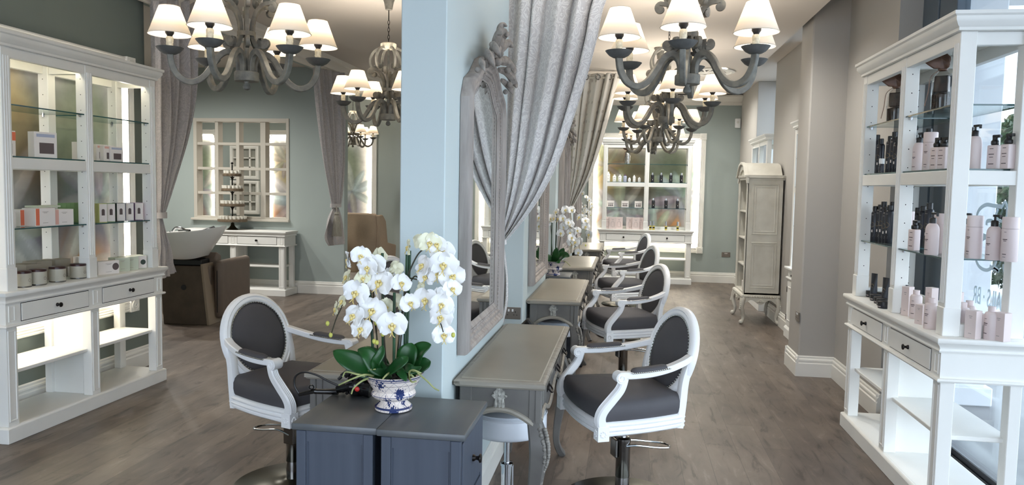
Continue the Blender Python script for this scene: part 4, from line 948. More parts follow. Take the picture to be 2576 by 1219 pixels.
# ---------------------------------------------------------------- carved mirrors (front = -y)
def mirror(label, loc, rz):
    t = thing('carved_mirror', label, 'mirror', loc, rz, 'carved mirrors along the right side')
    h = .475
    top = [(h, 0), (h, 1.12), (h-.055, 1.205), (h-.17, 1.25), (h-.29, 1.325), (0.08, 1.355)]
    poly = top + [(-u, v) for u, v in top[::-1]]
    P = lambda u, v, z: (u, -z, v)
    prof = [(0, 0), (0, .034), (.004, .044), (.012, .052), (.024, .055), (.034, .050), (.040, .040), (.046, .036), (.056, .040), (.064, .040), (.070, .032), (.076, .030), (.088, .030), (.096, .026), (.104, .018), (.112, .016)]
    b = MB(); inner = b.ring(poly, prof, P); b.build('frame', 'mirror_frame', t, sm=30)
    b = MB(); b.add([P(q.x, q.y, .015) for q in inner], [tuple(range(len(inner)))]); b.build('mirror_glass', 'mirror_glass', t, sm=0)
    b = MB(); n = len(poly); off = MB().ring(poly, [(.082, 0)], P)
    for i in range(n):
        a, c = off[i], off[(i+1) % n]; L = (c-a).length; k = max(1, int(L/.021))
        for j in range(k): q = a+(c-a)*((j+.5)/k); b.ball(P(q.x, q.y, .031), (.0075, .006, .0075), 6, 4)
    b.build('bead_trim', 'mirror_frame', t)
    b = MB(); b.box(-h+.02, h-.02, -.012, 0, .02, 1.15); b.build('backing', 'dark_metal', t)
    # acanthus crest
    def leaf(pts, wd, th, curl=0.0):
        p = bez(pts, 6); n = len(p); R = [max(.15, sin(pi*min(1, .12+.88*i/(n-1)))**.6) for i in range(n)]
        bb = MB(); bb.tube(p, [r*wd for r in R], sec=[(th/wd*q[0], q[1]) for q in ((1, 0), (1.1, .3), (.7, .62), (.15, 1), (-.35, .8), (-.6, 0), (-.35, -.8), (.15, -1), (.7, -.62), (1.1, -.3))], up=(0, -1, 0)); return bb
    cr = MB()
    for s in (-1, 1):
        for pts, wd, th in (([(s*.01, -.05, 1.36), (s*.03, -.075, 1.42), (s*.045, -.085, 1.465), (s*.03, -.11, 1.48), (s*.02, -.12, 1.465)], .035, .022),
                            ([(s*.03, -.05, 1.37), (s*.10, -.075, 1.42), (s*.14, -.10, 1.455), (s*.165, -.125, 1.44)], .034, .022),
                            ([(s*.06, -.05, 1.36), (s*.15, -.07, 1.37), (s*.21, -.09, 1.375), (s*.245, -.115, 1.345), (s*.225, -.125, 1.32)], .034, .022),
                            ([(s*.18, -.05, 1.33), (s*.27, -.07, 1.335), (s*.33, -.09, 1.315), (s*.36, -.11, 1.28), (s*.335, -.12, 1.26)], .032, .022),
                            ([(s*.27, -.05, 1.29), (s*.35, -.06, 1.285), (s*.395, -.075, 1.265), (s*.41, -.09, 1.235)], .026, .018)):
            q = leaf(pts, wd*.74, th*.9); cr.add(q.v, q.f)
        for c, r in (((s*.335, -.085, 1.275), .017), ((s*.225, -.09, 1.335), .018), ((s*.385, -.055, 1.245), .014), ((s*.12, -.07, 1.40), .016)): cr.ball(c, r, 10, 7)
    for c, r in (((0, -.07, 1.40), .026), ((0, -.085, 1.47), .019), ((0, -.075, 1.34), .022)): cr.ball(c, r, 10, 7)
    q = leaf([(0, -.05, 1.38), (0, -.075, 1.44), (0, -.08, 1.50), (0, -.10, 1.52), (0, -.12, 1.51)], .029, .02); cr.add(q.v, q.f)
    cr.build('crest_carving', 'mirror_frame_dark', t, sm=60)
    return t
for k, w in enumerate(('carved grey mirror nearest the camera, on the blue pillar above the first table', 'second carved grey mirror, above the second vanity table', 'third carved grey mirror, its crest against the sprigged curtain', 'farthest carved grey mirror, above the last vanity table')):
    mirror(w, (PX1+.002, 3.70+2.42*k, .865), pi/2)

# ---------------------------------------------------------------- curtains
def cloth(name, fabric, edgeL, edgeR, axis, parent, folds, amp, ph=0.0, nu=90, nv=60, ufull=1.6, gather=None, phase_drift=0.0):
    # pleated cloth between two edge curves [(s, z), ...] (s along the rod), pleats swing out along `axis`
    def at(E, t):
        k = t*(len(E)-1); i = min(int(k), len(E)-2); f = k-i
        P = [E[max(0, i-1)], E[i], E[i+1], E[min(len(E)-1, i+2)]]
        return tuple(.5*(2*P[1][c]+(P[2][c]-P[0][c])*f+(2*P[0][c]-5*P[1][c]+4*P[2][c]-P[3][c])*f*f+(3*P[1][c]-P[0][c]-3*P[2][c]+P[3][c])*f**3) for c in (0, 1))
    rnd = random.Random(len(name)+folds); ph2 = rnd.random()*6
    ws = [abs(at(edgeR, j/nv)[0]-at(edgeL, j/nv)[0]) for j in range(nv+1)]; wm = max(ws)
    b = MB(); uvs = []
    def fn(u, v):
        l, r = at(edgeL, v), at(edgeR, v); w = abs(r[0]-l[0]); s = l[0]+(r[0]-l[0])*u; z = l[1]+(r[1]-l[1])*u
        uw = u+.045*sin(2*pi*1.7*u+ph2)+.025*sin(2*pi*3.1*u+2*ph2)
        a = amp*(.35+.65*min(1, w/wm))*(1+.25*sin(5*u+ph2)); q = 2*pi*folds*uw+ph
        d = a*(sin(q)+.28*sin(2*q+ph2)+.22*sin(.37*q+3*v+ph2)) + .010*sin(13*u+7*v)*min(1, w/wm)
        s += (r[0]-l[0])/folds*.10*sin(q+1.2)
        uvs.append((u*ufull, v*2.2))
        return axis(s, d, z)
    b.grid(fn, nu, nv); o = b.build(name, fabric, parent, sm=180)
    lay = o.data.uv_layers.new(name='cloth'); 
    for lp in o.data.loops: lay.data[lp.index].uv = uvs[lp.vertex_index]
    md = o.modifiers.new('thick', 'SOLIDIFY'); md.thickness = .004
    return o
def band(name, m, pts, r, parent, sec=None):
    b = MB(); b.tube(pts, r, 8, closed=True, sec=sec); return b.build(name, m, parent)
def cross_curtain(label, fabric, y, R, L, tailL, tailR, folds):
    t = thing('swagged_curtain', label, 'curtain', (L[0][0], y, 0)); ox = L[0][0]
    ax = lambda s, d, z: (s-ox, d, z)
    cloth('drape', fabric, L, R, ax, t, folds, .045, nu=140, nv=70, ufull=1.5)
    cloth('tail', fabric, tailL, tailR, ax, t, 3, .016, nu=40, nv=30, ufull=.5)
    c = L[-1]; r = R[-1]; m = ((c[0]+r[0])/2-ox, 0, (c[1]+r[1])/2)
    band('tie_band', fabric, [(m[0]+.032*cos(a), .035*sin(a), m[2]+.012*cos(a)) for a in [2*pi*i/20 for i in range(20)]], .016, t, [(1.4, .35), (-1.4, .35), (-1.4, -.35), (1.4, -.35)])
    return t
def P1(pts, y): return [(onY(x, py, y).x, onY(x, py, y).z) for x, py in pts]
Yc = 4.60
R1 = [(-.02, 3.0)] + P1([(1522, 0), (1500, 95), (1475, 190), (1443, 290), (1405, 400), (1360, 490), (1310, 560), (1266, 612)], Yc)
L1 = [(onY(1274, 0, Yc).x, 3.0)] + P1([(1274, 0), (1270, 95), (1266, 190), (1262, 290), (1259, 400), (1257, 490), (1254, 560), (1252, 606)], Yc)
cross_curtain('silver damask curtain swagged beside the nearest mirror', 'curtain_damask', Yc, R1, L1, P1([(1253, 612), (1254, 650), (1252, 700), (1252, 760), (1254, 822)], Yc), P1([(1266, 614), (1272, 660), (1277, 710), (1276, 760), (1262, 824)], Yc), 5)
Yd = 9.38
R2 = [(onY(1562, 178, Yd).x, 2.99)] + P1([(1536, 280), (1510, 370), (1482, 447), (1436, 530)], Yd)
L2 = [(-.70, 2.99)] + P1([(1432, 290), (1430, 380), (1428, 450), (1426, 528)], Yd)
cc = cross_curtain('cream sprigged curtain on a rod beyond the third mirror', 'curtain_sprig', Yd, R2, L2, P1([(1427, 532), (1428, 570), (1428, 610), (1428, 640)], Yd), P1([(1437, 532), (1441, 570), (1442, 605), (1442, 635)], Yd), 5)
def rod(label, y, z, x0, x1):
    t = thing('curtain_rod', label, 'curtain rod', ((x0+x1)/2, y, z)); h = (x1-x0)/2
    b = MB(); b.cyl((-h, 0, 0), (h, 0, 0), .014, n=14); b.build('pole', 'rod_cream', t)
    b = MB(); b.ball((h+.015, 0, 0), .024, 12, 8); b.build('finial', 'rod_cream', t)
    for x in (-h+.1, h-.03):
        b = MB(); b.cyl((x, 0, 0), (x, 0, RAFT-z), .006, n=8); b.build('hanger', 'rod_cream', t)
rod('cream curtain rod carrying the sprigged curtain', Yd, 2.94, -.71, .02)
rod('cream curtain rod holding up the silver damask curtain beside the nearest mirror', Yc, 2.96, -.71, .05)
for i in range(4):
    x = -.52+.14*i-cc.location.x
    band('eyelet', 'gun_chrome', [(x+.026*cos(a), -.046, 2.94+.028*sin(a)) for a in [2*pi*k/18 for k in range(18)]], .006, cc)

def left_curtain(label, Lp, Rp, tL, tR, folds, amp, px=-3.96):
    pt = lambda P: [(onX(x, y, px).y, onX(x, y, px).z) for x, y in P]
    L, R = pt(Lp), pt(Rp); oy = L[0][0]
    t = thing('tied_curtain', label, 'curtain', (px, oy, 0)); ax = lambda s, d, z: (d, s-oy, z)
    cloth('drape', 'curtain_velvet', L, R, ax, t, folds, amp, nu=110, nv=60, ufull=1.4)
    cloth('tail', 'curtain_velvet', pt(tL), pt(tR), ax, t, 4, .022, nu=60, nv=30, ufull=.8)
    l, r = L[-1], R[-1]; cy, cz, w = (l[0]+r[0])/2-oy, (l[1]+r[1])/2, abs(r[0]-l[0])/2+.02
    band('tie_band', 'curtain_velvet', [(.045*sin(a), cy+w*cos(a), cz) for a in [2*pi*i/20 for i in range(20)]], .02, t, [(1.3, .4), (-1.3, .4), (-1.3, -.4), (1.3, -.4)])
    return t, oy, cy, cz
left_curtain('grey curtain tied back beside the left display cabinet', [(378, 0), (384, 120), (390, 240), (394, 360), (396, 460), (396, 542)], [(490, 0), (490, 110), (487, 240), (470, 340), (440, 440), (409, 540)],
             [(396, 548), (397, 590), (400, 630), (396, 670), (394, 706)], [(408, 546), (420, 590), (432, 630), (440, 660), (444, 684)], 6, .05)
tc, oy, cy, cz = left_curtain('grey curtain with a hanging tassel at the end of the wash room wall', [(788, 168), (794, 230), (804, 310), (814, 390), (825, 460), (836, 516)], [(862, 184), (863, 250), (864, 320), (864, 390), (860, 460), (853, 517)],
             [(836, 522), (825, 545), (819, 570), (814, 598), (822, 618)], [(853, 522), (860, 545), (866, 570), (869, 596), (867, 614)], 6, .05)
t = thing('tassel', 'pale grey key tassel hanging on the tied curtain at the wash room', 'tassel', (-3.865, oy+cy-.20, 0))
b = MB(); b.lathe([(.012, cz-.09), (.03, cz-.085), (.034, cz-.11), (.022, cz-.125), (.03, cz-.13), (.03, cz-.145)], 16); b.build('head', 'tassel_grey', t)
b = MB(); b.lathe([(.03, cz-.145), (.045, cz-.22), (.058, cz-.32), (.065, cz-.40), (.05, cz-.402)], 20)
for k in range(26): a = 2*pi*k/26; b.tube([(.03*cos(a), .03*sin(a), cz-.145), (.047*cos(a), .047*sin(a), cz-.23), (.067*cos(a), .067*sin(a), cz-.41)], .006, 5)
b.build('fringe', 'tassel_grey', t)
b = MB(); b.tube([(-.01, 0, cz+.0), (0, 0, cz-.05), (0, 0, cz-.09)], .008, 6); b.build('cord', 'tassel_grey', t)
# ---------------------------------------------------------------- potted orchids
def petal(b, ang, L, Wd, cup, tip=0.9, z0=0.0):
    n, m = 8, 5; ca, sa = cos(ang), sin(ang)
    def fn(u, v):
        r = L*u; w = Wd*(sin(pi*min(1, (.10+.90*u)**tip))**.72 if u < 1 else 0)*(v*2-1)
        z = cup*(u*u)*L + -.30*abs(v*2-1)**2*Wd*.35 + z0 + .012*sin(6*u)*(v-.5)
        return (r*ca-w*sa, r*sa+w*ca, z)
    b.add([], []); b.grid(fn, n, m)
def flower_mesh(seed):
    rnd = random.Random(seed); b = MB()
    for a in (90, 215, 325): petal(b, radians(a+rnd.uniform(-5, 5)), .046, .019, rnd.uniform(.05, .3), .85)
    for a in (8, 172): petal(b, radians(a+rnd.uniform(-5, 5)), .049, .036, rnd.uniform(.0, .25), .95, .002)
    return b
def lip_mesh():
    b = MB(); b.ball((0, .003, .008), (.005, .005, .008), 10, 6)
    b.ball((0, -.010, .010), (.007, .009, .006), 10, 6); b.ball((.008, -.003, .010), (.004, .007, .006), 8, 5); b.ball((-.008, -.003, .010), (.004, .007, .006), 8, 5)
    b.tube([(0, -.018, .012), (.004, -.030, .018), (.009, -.036, .016)], .0014, 5); b.tube([(0, -.018, .012), (-.004, -.030, .018), (-.009, -.036, .016)], .0014, 5)
    return b
def leaf_mesh(b, pts, wmax, M=None):
    p = bez(pts, 7); n = len(p)
    for i in range(n): pass
    vs = []; k = 6
    side0 = None
    for i in range(n):
        d = (p[min(n-1, i+1)]-p[max(0, i-1)]).normalized(); s = d.cross(Vector((0, -.80, .60)))
        if s.length < .25 and side0: s = side0
        s = s.normalized() if s.length > 1e-4 else Vector((1, 0, 0))
        if side0 and s.dot(side0) < 0: s = -s
        side0 = s; nn = s.cross(d); u = i/(n-1); w = wmax*max(.02, sin(pi*min(1, .14+.86*u))**.6) if u < 1 else .002
        for j in range(k+1): q = j/k*2-1; vs.append(p[i]+s*w*q+nn*(.22*w*abs(q)))
    b.add(vs, [(i*(k+1)+j, i*(k+1)+j+1, (i+1)*(k+1)+j+1, (i+1)*(k+1)+j) for i in range(n-1) for j in range(k)])
FM = None
def orchid(label, base, potlabel, flowers, sticks, stems, leaves, roots, buds, cfg):
    global FM
    t = thing('potted_orchid', label, 'plant', base)
    b = MB(); pr = [(.060, 0), (.068, .004), (.069, .014), (.056, .026), (.050, .032), (.052, .040), (.076, .050), (.083, .060), (.079, .070), (.074, .076), (.092, .105), (.108, .134), (.111, .138), (.106, .138), (.090, .110), (.080, .10)]
    b.lathe(pr, 48); b.build('pot', 'pot_delft', t, sm=50)
    b = MB(); b.lathe([(.0, .112), (.09, .112), (.094, .106)], 24, capb=False, capt=False)
    rnd = random.Random(5)
    for i in range(40): r, a = .085*sqrt(rnd.random()), rnd.random()*6.3; b.ball((r*cos(a), r*sin(a), .112), .010, 6, 4)
    b.build('soil', 'soil_black', t)
    B = Vector(base)
    for pts in sticks: b = MB(); b.tube([Vector(p)-B for p in pts], .0055, 8); b.build('support_stick', 'stick_green', t)
    for pts in stems: b = MB(); q = bez([Vector(p)-B for p in pts], 6); b.tube(q, [.0032-.0012*i/len(q) for i in range(len(q))], 6); b.build('flower_stem', 'stem_dark', t)
    for pts, w in leaves: b = MB(); leaf_mesh(b, [Vector(p)-B for p in pts], w); o = b.build('leaf', 'leaf_green', t, sm=180); md = o.modifiers.new('s', 'SOLIDIFY'); md.thickness = .0025
    for pts in roots: b = MB(); q = bez([Vector(p)-B for p in pts], 5); b.tube(q, [.0042-.0018*i/len(q) for i in range(len(q))], 6); b.build('aerial_root', 'root_green', t)
    for p in buds: b = MB(); b.ball(Vector(p)-B, (.0075, .0075, .0095), 10, 7); b.build('bud', 'bud_yellow', t)
    if FM is None:
        FM = []
        for k in range(5):
            o = flower_mesh(k).build('flower', 'petal_cream' if k == 4 else 'petal_white', None, sm=180); FM.append(o.data); bpy.data.objects.remove(o)
        o = lip_mesh().build('lip', 'lip_yellow', None, sm=180); FM.append(o.data); bpy.data.objects.remove(o)
    for i, (p, size, yaw, pitch, roll, kind) in enumerate(flowers):
        f = bpy.data.objects.new('flower', FM[kind]); COL.objects.link(f); f.parent = t
        # flower faces local +z ; first aim it at -y, then turn
        Mx = Matrix.Rotation(yaw, 4, 'Z') @ Matrix.Rotation(pi/2+pitch, 4, 'X') @ Matrix.Rotation(roll, 4, 'Z')
        f.matrix_local = Matrix.Translation(Vector(p)-B) @ Mx @ Matrix.Scale(size, 4)
        l = bpy.data.objects.new('lip', FM[5]); COL.objects.link(l); l.parent = f
    return t
BY = 2.64; PB = onZ(990, 1028, .775); BY = PB.y
def A(x, y, dy=0.0): return tuple(onY(x, y, BY+dy))
rnd = random.Random(11)
FL = [(877, 654, .8, -70, 3), (908, 643, .85, 20, 0), (942, 666, .95, 10, 0), (956, 710, 1.22, 5, 1), (896, 735, 1.12, -8, 2), (911, 698, .7, 35, 4), (937, 781, 1.18, 8, 0), (891, 795, 1.02, -20, 1), (910, 828, .98, -10, 2), (987, 816, 1.22, 12, 0),
      (981, 693, .8, 55, 3), (996, 676, .75, 150, 4), (1009, 712, .85, 35, 1), (969, 771, .8, 60, 4), (1003, 761, .8, 160, 4), (1031, 762, .85, 40, 2), (1072, 752, 1.08, -15, 0), (1103, 742, .75, 50, 3), (1055, 728, .8, 130, 4), (1065, 668, .95, -30, 1),
      (1072, 695, .85, -5, 0), (1081, 611, .95, 15, 4), (1028, 622, .75, -60, 4), (1112, 632, 1.05, 15, 2), (1115, 664, 1.12, 5, 1), (1139, 664, .7, 70, 3), (1137, 695, 1.1, 18, 0), (1137, 726, .8, 40, 3), (1112, 766, .95, 10, 2), (1110, 797, 1.02, 5, 1),
      (1116, 842, .95, 20, 0), (846, 777, .7, -60, 4), (862, 758, .72, -40, 4), (1103, 690, .9, 0, 2), (873, 697, .75, -60, 4), (955, 642, .75, 60, 4), (1060, 610, .8, 160, 4), (925, 672, .9, 0, 1), (1098, 615, .8, 20, 2), (1122, 782, .75, 60, 3)]
flowers = [(A(x, y, -.03-.05*((i*37) % 10)/10 if -50 < yw < 50 else rnd.uniform(-.02, .05)), s*.97, radians(yw+rnd.uniform(-10, 10)), radians(rnd.uniform(-22, 12)), radians(rnd.uniform(-18, 18)), k) for i, (x, y, s, yw, k) in enumerate(FL)]
sticks = [[A(940, 925), A(931, 735)], [A(964, 925, .01), A(962, 636, .0)], [A(991, 925, -.02), A(992, 735, -.02)], [A(1017, 925, .02), A(1024, 640, .02)], [A(1022, 925, .03), A(1031, 630, .03)]]
stems = [[A(1000, 925), A(1012, 820, .01), A(1019, 720, .0), A(1040, 660, 0), A(1062, 629, 0), A(1090, 630, -.01), A(1120, 652, -.03), A(1133, 700, -.03), A(1122, 750, -.03), A(1108, 800, -.03), A(1115, 835, -.04)],
         [A(996, 925, .01), A(1006, 830, .01), A(1018, 745, .01), A(1040, 697, 0), A(1055, 698, -.02), A(1072, 690, -.03)],
         [A(952, 925, .01), A(948, 850, .0), A(940, 770, .0), A(938, 700, .0), A(925, 668, -.01), A(908, 672, -.01), A(898, 700, -.02), A(875, 735, -.02), A(858, 775, -.02), A(846, 800, -.02), A(833, 840, -.02)],
         [A(972, 925, .0), A(966, 840, .0), A(962, 720, .0), A(975, 690, .0), A(1000, 700, -.01), A(1030, 700, 0)], [A(1010, 700, 0), A(1030, 699, 0), A(1056, 704, 0)], [A(898, 800, -.02), A(902, 760, -.01), A(898, 720, -.01), A(912, 690, 0)]]
leaves = [([A(985, 935, 0), A(935, 930, -.04), A(880, 905, -.06), A(838, 882, -.05)], .042), ([A(975, 938, -.02), A(948, 922, -.05), A(925, 890, -.05), A(900, 878, -.04)], .030), ([A(958, 938, -.02), A(945, 915, -.07), A(957, 890, -.07), A(962, 868, -.06)], .020),
          ([A(965, 945, -.03), A(990, 925, -.09), A(1012, 908, -.11), A(1026, 896, -.10)], .024), ([A(1015, 935, 0), A(1022, 905, -.02), A(1030, 880, -.02), A(1036, 862, -.01)], .040), ([A(1018, 938, 0), A(1040, 905, .0), A(1058, 880, -.01), A(1084, 866, -.02)], .036),
          ([A(1010, 938, 0), A(1045, 925, -.02), A(1070, 915, -.03), A(1083, 908, -.03)], .030), ([A(1005, 940, -.02), A(1022, 925, -.07), A(1040, 930, -.08), A(1060, 922, -.07)], .018), ([A(1000, 940, -.02), A(1003, 930, -.07), A(1015, 945, -.09), A(1022, 958, -.10)], .015), ([A(975, 930, .03), A(945, 895, .05), A(915, 872, .06)], .026)]
roots = [[A(940, 945, -.05), A(915, 942, -.10), A(880, 955, -.12), A(852, 968, -.11)], [A(935, 948, -.06), A(910, 958, -.11), A(890, 975, -.13), A(884, 990, -.13)], [A(918, 945, -.09), A(895, 940, -.11), A(870, 935, -.10), A(862, 948, -.1)], [A(1040, 948, -.05), A(1032, 938, -.07), A(1045, 932, -.09), A(1056, 942, -.10), A(1075, 958, -.11), A(1092, 975, -.11), A(1105, 982, -.11)],
         [A(1030, 945, -.06), A(1030, 935, -.1), A(1040, 930, -.12), A(1060, 938, -.12)], [A(1028, 948, -.06), A(1036, 960, -.11), A(1048, 958, -.11)], [A(985, 935, -.05), A(975, 940, -.09), A(965, 950, -.10), A(962, 955, -.105)], [A(930, 935, -.04), A(928, 930, -.06), A(945, 928, -.07)]]
buds = [A(946, 812, -.03), A(963, 840, -.03), A(941, 858, -.03), A(948, 861, -.03), A(824, 813, -.02), A(832, 842, -.02), A(1133, 805, -.04), A(1140, 842, -.04)]
orchid('white orchid in a blue and white footed bowl on the blue cabinets', tuple(PB), '', flowers, sticks, stems, leaves, roots, buds, None)
# smaller, more distant orchids
def far_orchid(label, base, seed, side=1, s=1.0):
    rnd = random.Random(seed); B = Vector(base); q = lambda x, y, z: tuple(B+Vector((x, y, z))*s)
    fl = []; arcs = []
    for k, (dx, dy, zt, r) in enumerate(((.02, -.02, .60, .27), (-.03, .03, .52, .20), (.05, .04, .44, .17))):
        pts = [q(dx*.4, dy*.4, .11), q(dx, dy, .34), q(dx*1.2, dy, zt), q(dx+side*r*.5, dy-.03, zt+.03), q(dx+side*r, dy-.06, zt-.08), q(dx+side*r*1.15, dy-.08, zt-.24)]
        arcs.append(pts); cv = bez(pts, 8)
        for i in range(14, len(cv), 3): fl.append((tuple(cv[i]+Vector((rnd.uniform(-.03, .03), -.03+rnd.uniform(-.03, .02), rnd.uniform(-.03, .03)))), rnd.uniform(.8, 1.05)*s, radians(rnd.uniform(-60, 60)), radians(rnd.uniform(-25, 10)), radians(rnd.uniform(-20, 20)), rnd.randrange(4)))
    st = [[q(.01, 0, .11), q(.015, 0, .60)], [q(-.03, .02, .11), q(-.03, .02, .50)]]
    lv = [([q(0, 0, .11), q(.05, -.03, .17), q(.10, -.05, .20), q(.15, -.06, .19)], .042), ([q(0, 0, .11), q(-.05, -.03, .16), q(-.10, -.05, .18)], .040), ([q(0, 0, .11), q(.02, -.05, .20), q(.03, -.07, .27)], .036), ([q(0, .02, .11), q(.06, .03, .2), q(.09, .03, .26)], .036), ([q(0, 0, .11), q(.04, -.08, .14), q(.06, -.12, .13)], .03)]
    rt = [[q(.07, -.03, .12), q(.11, -.05, .14), q(.16, -.06, .10)]]
    return orchid(label, base, '', fl, st, arcs, lv, rt, [q(side*.3, -.08, .3)], None)
far_orchid('smaller white orchid in a blue patterned bowl beyond the second mirror', (-.665, 7.22, .775), 4, 1, 1.0)
far_orchid('distant white orchid peeping out behind the last mirror', (-.84, 12.28, .90), 9, 1, .95)
t = thing('flower_stand', 'narrow grey stand under the distant orchid, hidden behind the last mirror', 'stand', (-.84, 12.28, 0)); b = MB(); b.lathe([(.14, 0), (.15, .02), (.03, .05), (.025, .82), (.12, .86), (.15, .88), (.15, .90)], 24); b.build('pedestal', 'table_body', t)
# ---------------------------------------------------------------- wash unit
t = thing('wash_unit', 'brown salon wash unit with white basin in the wash room', 'wash unit', (-4.80, 7.84, 0), radians(4))
b = MB(); b.prism([(-.30, .0), (.22, .0), (.15, .66), (-.34, .66)], 'y', 0, .30); o = b.build('base_box', 'brown_box', t, bev=.006)
b = MB(); b.prism([(.205, 0), (.235, 0), (.165, .685), (.135, .685)], 'y', -.005, .40); b.build('base_edge', 'brown_edge', t, bev=.004)
b = MB(); b.cyl((-.06, .002, .42), (-.06, -.004, .42), .030, n=20); b.build('cable_hole', 'black_plastic', o)
b = MB(); b.box(-.26, .12, .05, .32, .66, .73); b.build('basin_support', 'black_plastic', t, bev=.01)
b = MB(); n = 40
def bowl(f, z, dx, sx, sy, y0=.12, tilt=0.0):
    return [(dx+sx*cos(2*pi*i/n), y0+sy*sin(2*pi*i/n), z+tilt*cos(2*pi*i/n)+.03*max(0, cos(2*pi*i/n))**3) for i in range(n)]
rings = [bowl(0, .735, -.07, .20, .17), bowl(0, .745, -.07, .225, .19), bowl(0, .84, -.05, .27, .235, tilt=.01), bowl(0, .95, -.02, .325, .27, tilt=.02), bowl(0, 1.04, .0, .365, .29, tilt=.03), bowl(0, 1.052, .0, .362, .287, tilt=.03), bowl(0, 1.045, .0, .345, .272, tilt=.03), bowl(0, .95, -.02, .30, .245, tilt=.02), bowl(0, .86, -.04, .22, .19), bowl(0, .83, -.05, .10, .08)]
loft(b, rings); b.build('basin', 'basin_white', t, sm=60)
b = MB(); b.tube(bez([(-.24, .10, 1.03), (-.20, .10, 1.075), (-.12, .08, 1.075), (-.06, .06, 1.05)], 5), .014, 10); b.tube([(-.12, .02, 1.05), (-.02, -.02, 1.06), (.03, -.03, 1.05)], [.012, .014, .022], 10); b.cyl((-.25, .10, .98), (-.25, .10, 1.04), .02, n=12); b.build('tap', 'chrome', t)
b = MB(); b.tube(bez([(.08, .10, 1.01), (.13, .02, 1.03), (.22, .0, 1.06), (.27, .06, 1.085)], 5), .03, 8); b.build('neck_rest', 'black_plastic', t)
b = MB(); b.box(-.30, .20, .42, 1.0, .30, .46); b.build('seat', 'brown_leather', t, bev=.03, seg=3)
b = MB(); b.prism([(.30, .40), (.42, .44), (.40, .76), (.30, .80), (.24, .72)], 'x', -.28, .19); b.build('backrest', 'brown_leather', t, bev=.02, seg=3)
for x0, x1 in ((.20, .30), (-.42, -.32)):
    b = MB(); b.box(x0, x1, .16, .96, .05, .71); a = b.build('armrest', 'brown_leather', t, bev=.045, seg=4)
    b = MB(); b.box((x0+x1)/2-.004, (x0+x1)/2+.004, .155, .164, .12, .60); b.build('seam', 'black_plastic', a)
b = MB(); b.box(.11, .19, .10, .20, .10, .66); b.build('side_pad', 'brown_leather', t, bev=.03, seg=3)

# ---------------------------------------------------------------- wing chair in the lounge
t = thing('wing_chair', 'high backed taupe wing chair seen from behind in the back lounge', 'chair', (-4.36, 12.2, 0), radians(-8))
b = MB(); b.prism([(-.30, .35), (.30, .35), (.325, .9), (.30, 1.10), (.24, 1.13), (-.26, 1.13), (-.31, 1.10), (-.325, .9)], 'y', -.09, .05); b.build('backrest', 'wing_taupe', t, bev=.03, seg=3)
b = MB(); b.box(-.30, .30, -.07, .62, .14, .46); b.build('seat', 'wing_taupe', t, bev=.03, seg=2)
for s in (-1, 1):
    b = MB(); b.prism([(-.06, .14), (.55, .14), (.58, .58), (.25, .64), (.18, 1.0), (.06, 1.11), (-.06, 1.10)], 'x', s*.33-.045, s*.33+.045); b.build('wing', 'wing_taupe', t, bev=.02, seg=2)
    for y in (0, .5): b = MB(); b.cyl((s*.27, y, 0), (s*.26, y, .14), .018, .025, 10); b.build('leg', 'dark_metal', t)

# ---------------------------------------------------------------- white carved bookcase (front = -x, long side visible)
t = thing('carved_bookcase', 'antique white arched bookcase with carved claw feet by the right wall', 'bookcase', (1.44, 9.53, 0))
m = 'armoire_white'; Lx, Ly = .42, .70
b = MB()
b.box(0, Lx, 0, .022, .36, 1.78); b.box(0, Lx, Ly-.022, Ly, .36, 1.78); b.box(Lx-.015, Lx, 0, Ly, .36, 1.78); b.box(0, Lx, 0, Ly, .36, .385); b.build('carcass', m, t, bev=.003)
for y, q in ((0, -1), (Ly, 1)):
    for z0, z1 in ((.44, 1.00), (1.09, 1.70)):
        b = MB(); b.sweep((.06, Lx-.055, z0, z1), [(0, 0), (.004, .006), (.012, .006), (.016, -.001), (.03, -.001), (.034, .004), (.04, .003), (.046, .0)], 'y', y, q); b.build('panel_moulding', m, t)
for z in (.69, 1.02, 1.35): b = MB(); b.box(.012, Lx-.015, .022, Ly-.022, z, z+.02); b.build('shelf', m, t, bev=.002)
b = MB()
for y in (0, Ly-.05): b.box(-.008, .014, y, y+.05, .36, 1.80)
b.build('front_stiles', m, t, bev=.003)
def arch(y): u = (y-Ly/2)/(Ly/2); return 1.815+.135*max(0, cos(u*pi*.5))**1.3-.035*cos(u*pi*2.0)*abs(u)
ys = [-.03+(Ly+.06)*i/40 for i in range(41)]
b = MB(); b.prism([(y, arch(y)) for y in ys] + [(y, arch(y)-.075) for y in ys[::-1]], 'x', -.02, .006)
b.prism([(y, arch(y)+.02) for y in ys] + [(y, arch(y)-.005) for y in ys[::-1]], 'x', -.045, .0); b.build('arched_crest', m, t, sm=30)
b = MB(); vs = []; k = len(ys)
b.prism([(y, arch(y)+.012) for y in ys] + [(y, min(arch(y)-.01, 1.80)) for y in ys[::-1]], 'x', .0, Lx-.02); b.build('roof', m, t, sm=30)
b = MB(); b.sweep((-.0, Lx, .0, Ly), [(0, 0), (-.008, .004), (-.008, .02), (-.02, .03), (-.028, .05), (-.028, .06), (-.0, .062)], 'z', 1.745, 1); b.build('cornice', m, t)
b = MB(); b.box(-.03, Lx+.005, -.03, Ly+.03, .325, .36); b.build('stand_top', m, t, bev=.008, seg=2)
b = MB()
for i in range(16):
    x = -.02+i*.028; b.ball((x, -.030, .338), (.012, .008, .013), 8, 5)
for i in range(26): b.ball((-.030, -.02+i*.0296, .338), (.008, .012, .013), 8, 5)
b.build('gadroon_trim', m, t)
b = MB()
sk = [(-.02+.43*i/24, .325) for i in range(25)]
b.prism(sk + [(x, .325-.055-.028*cos((x-.195)/.215*pi*2)+.0*x) for x, _ in sk[::-1]], 'y', -.026, -.006)
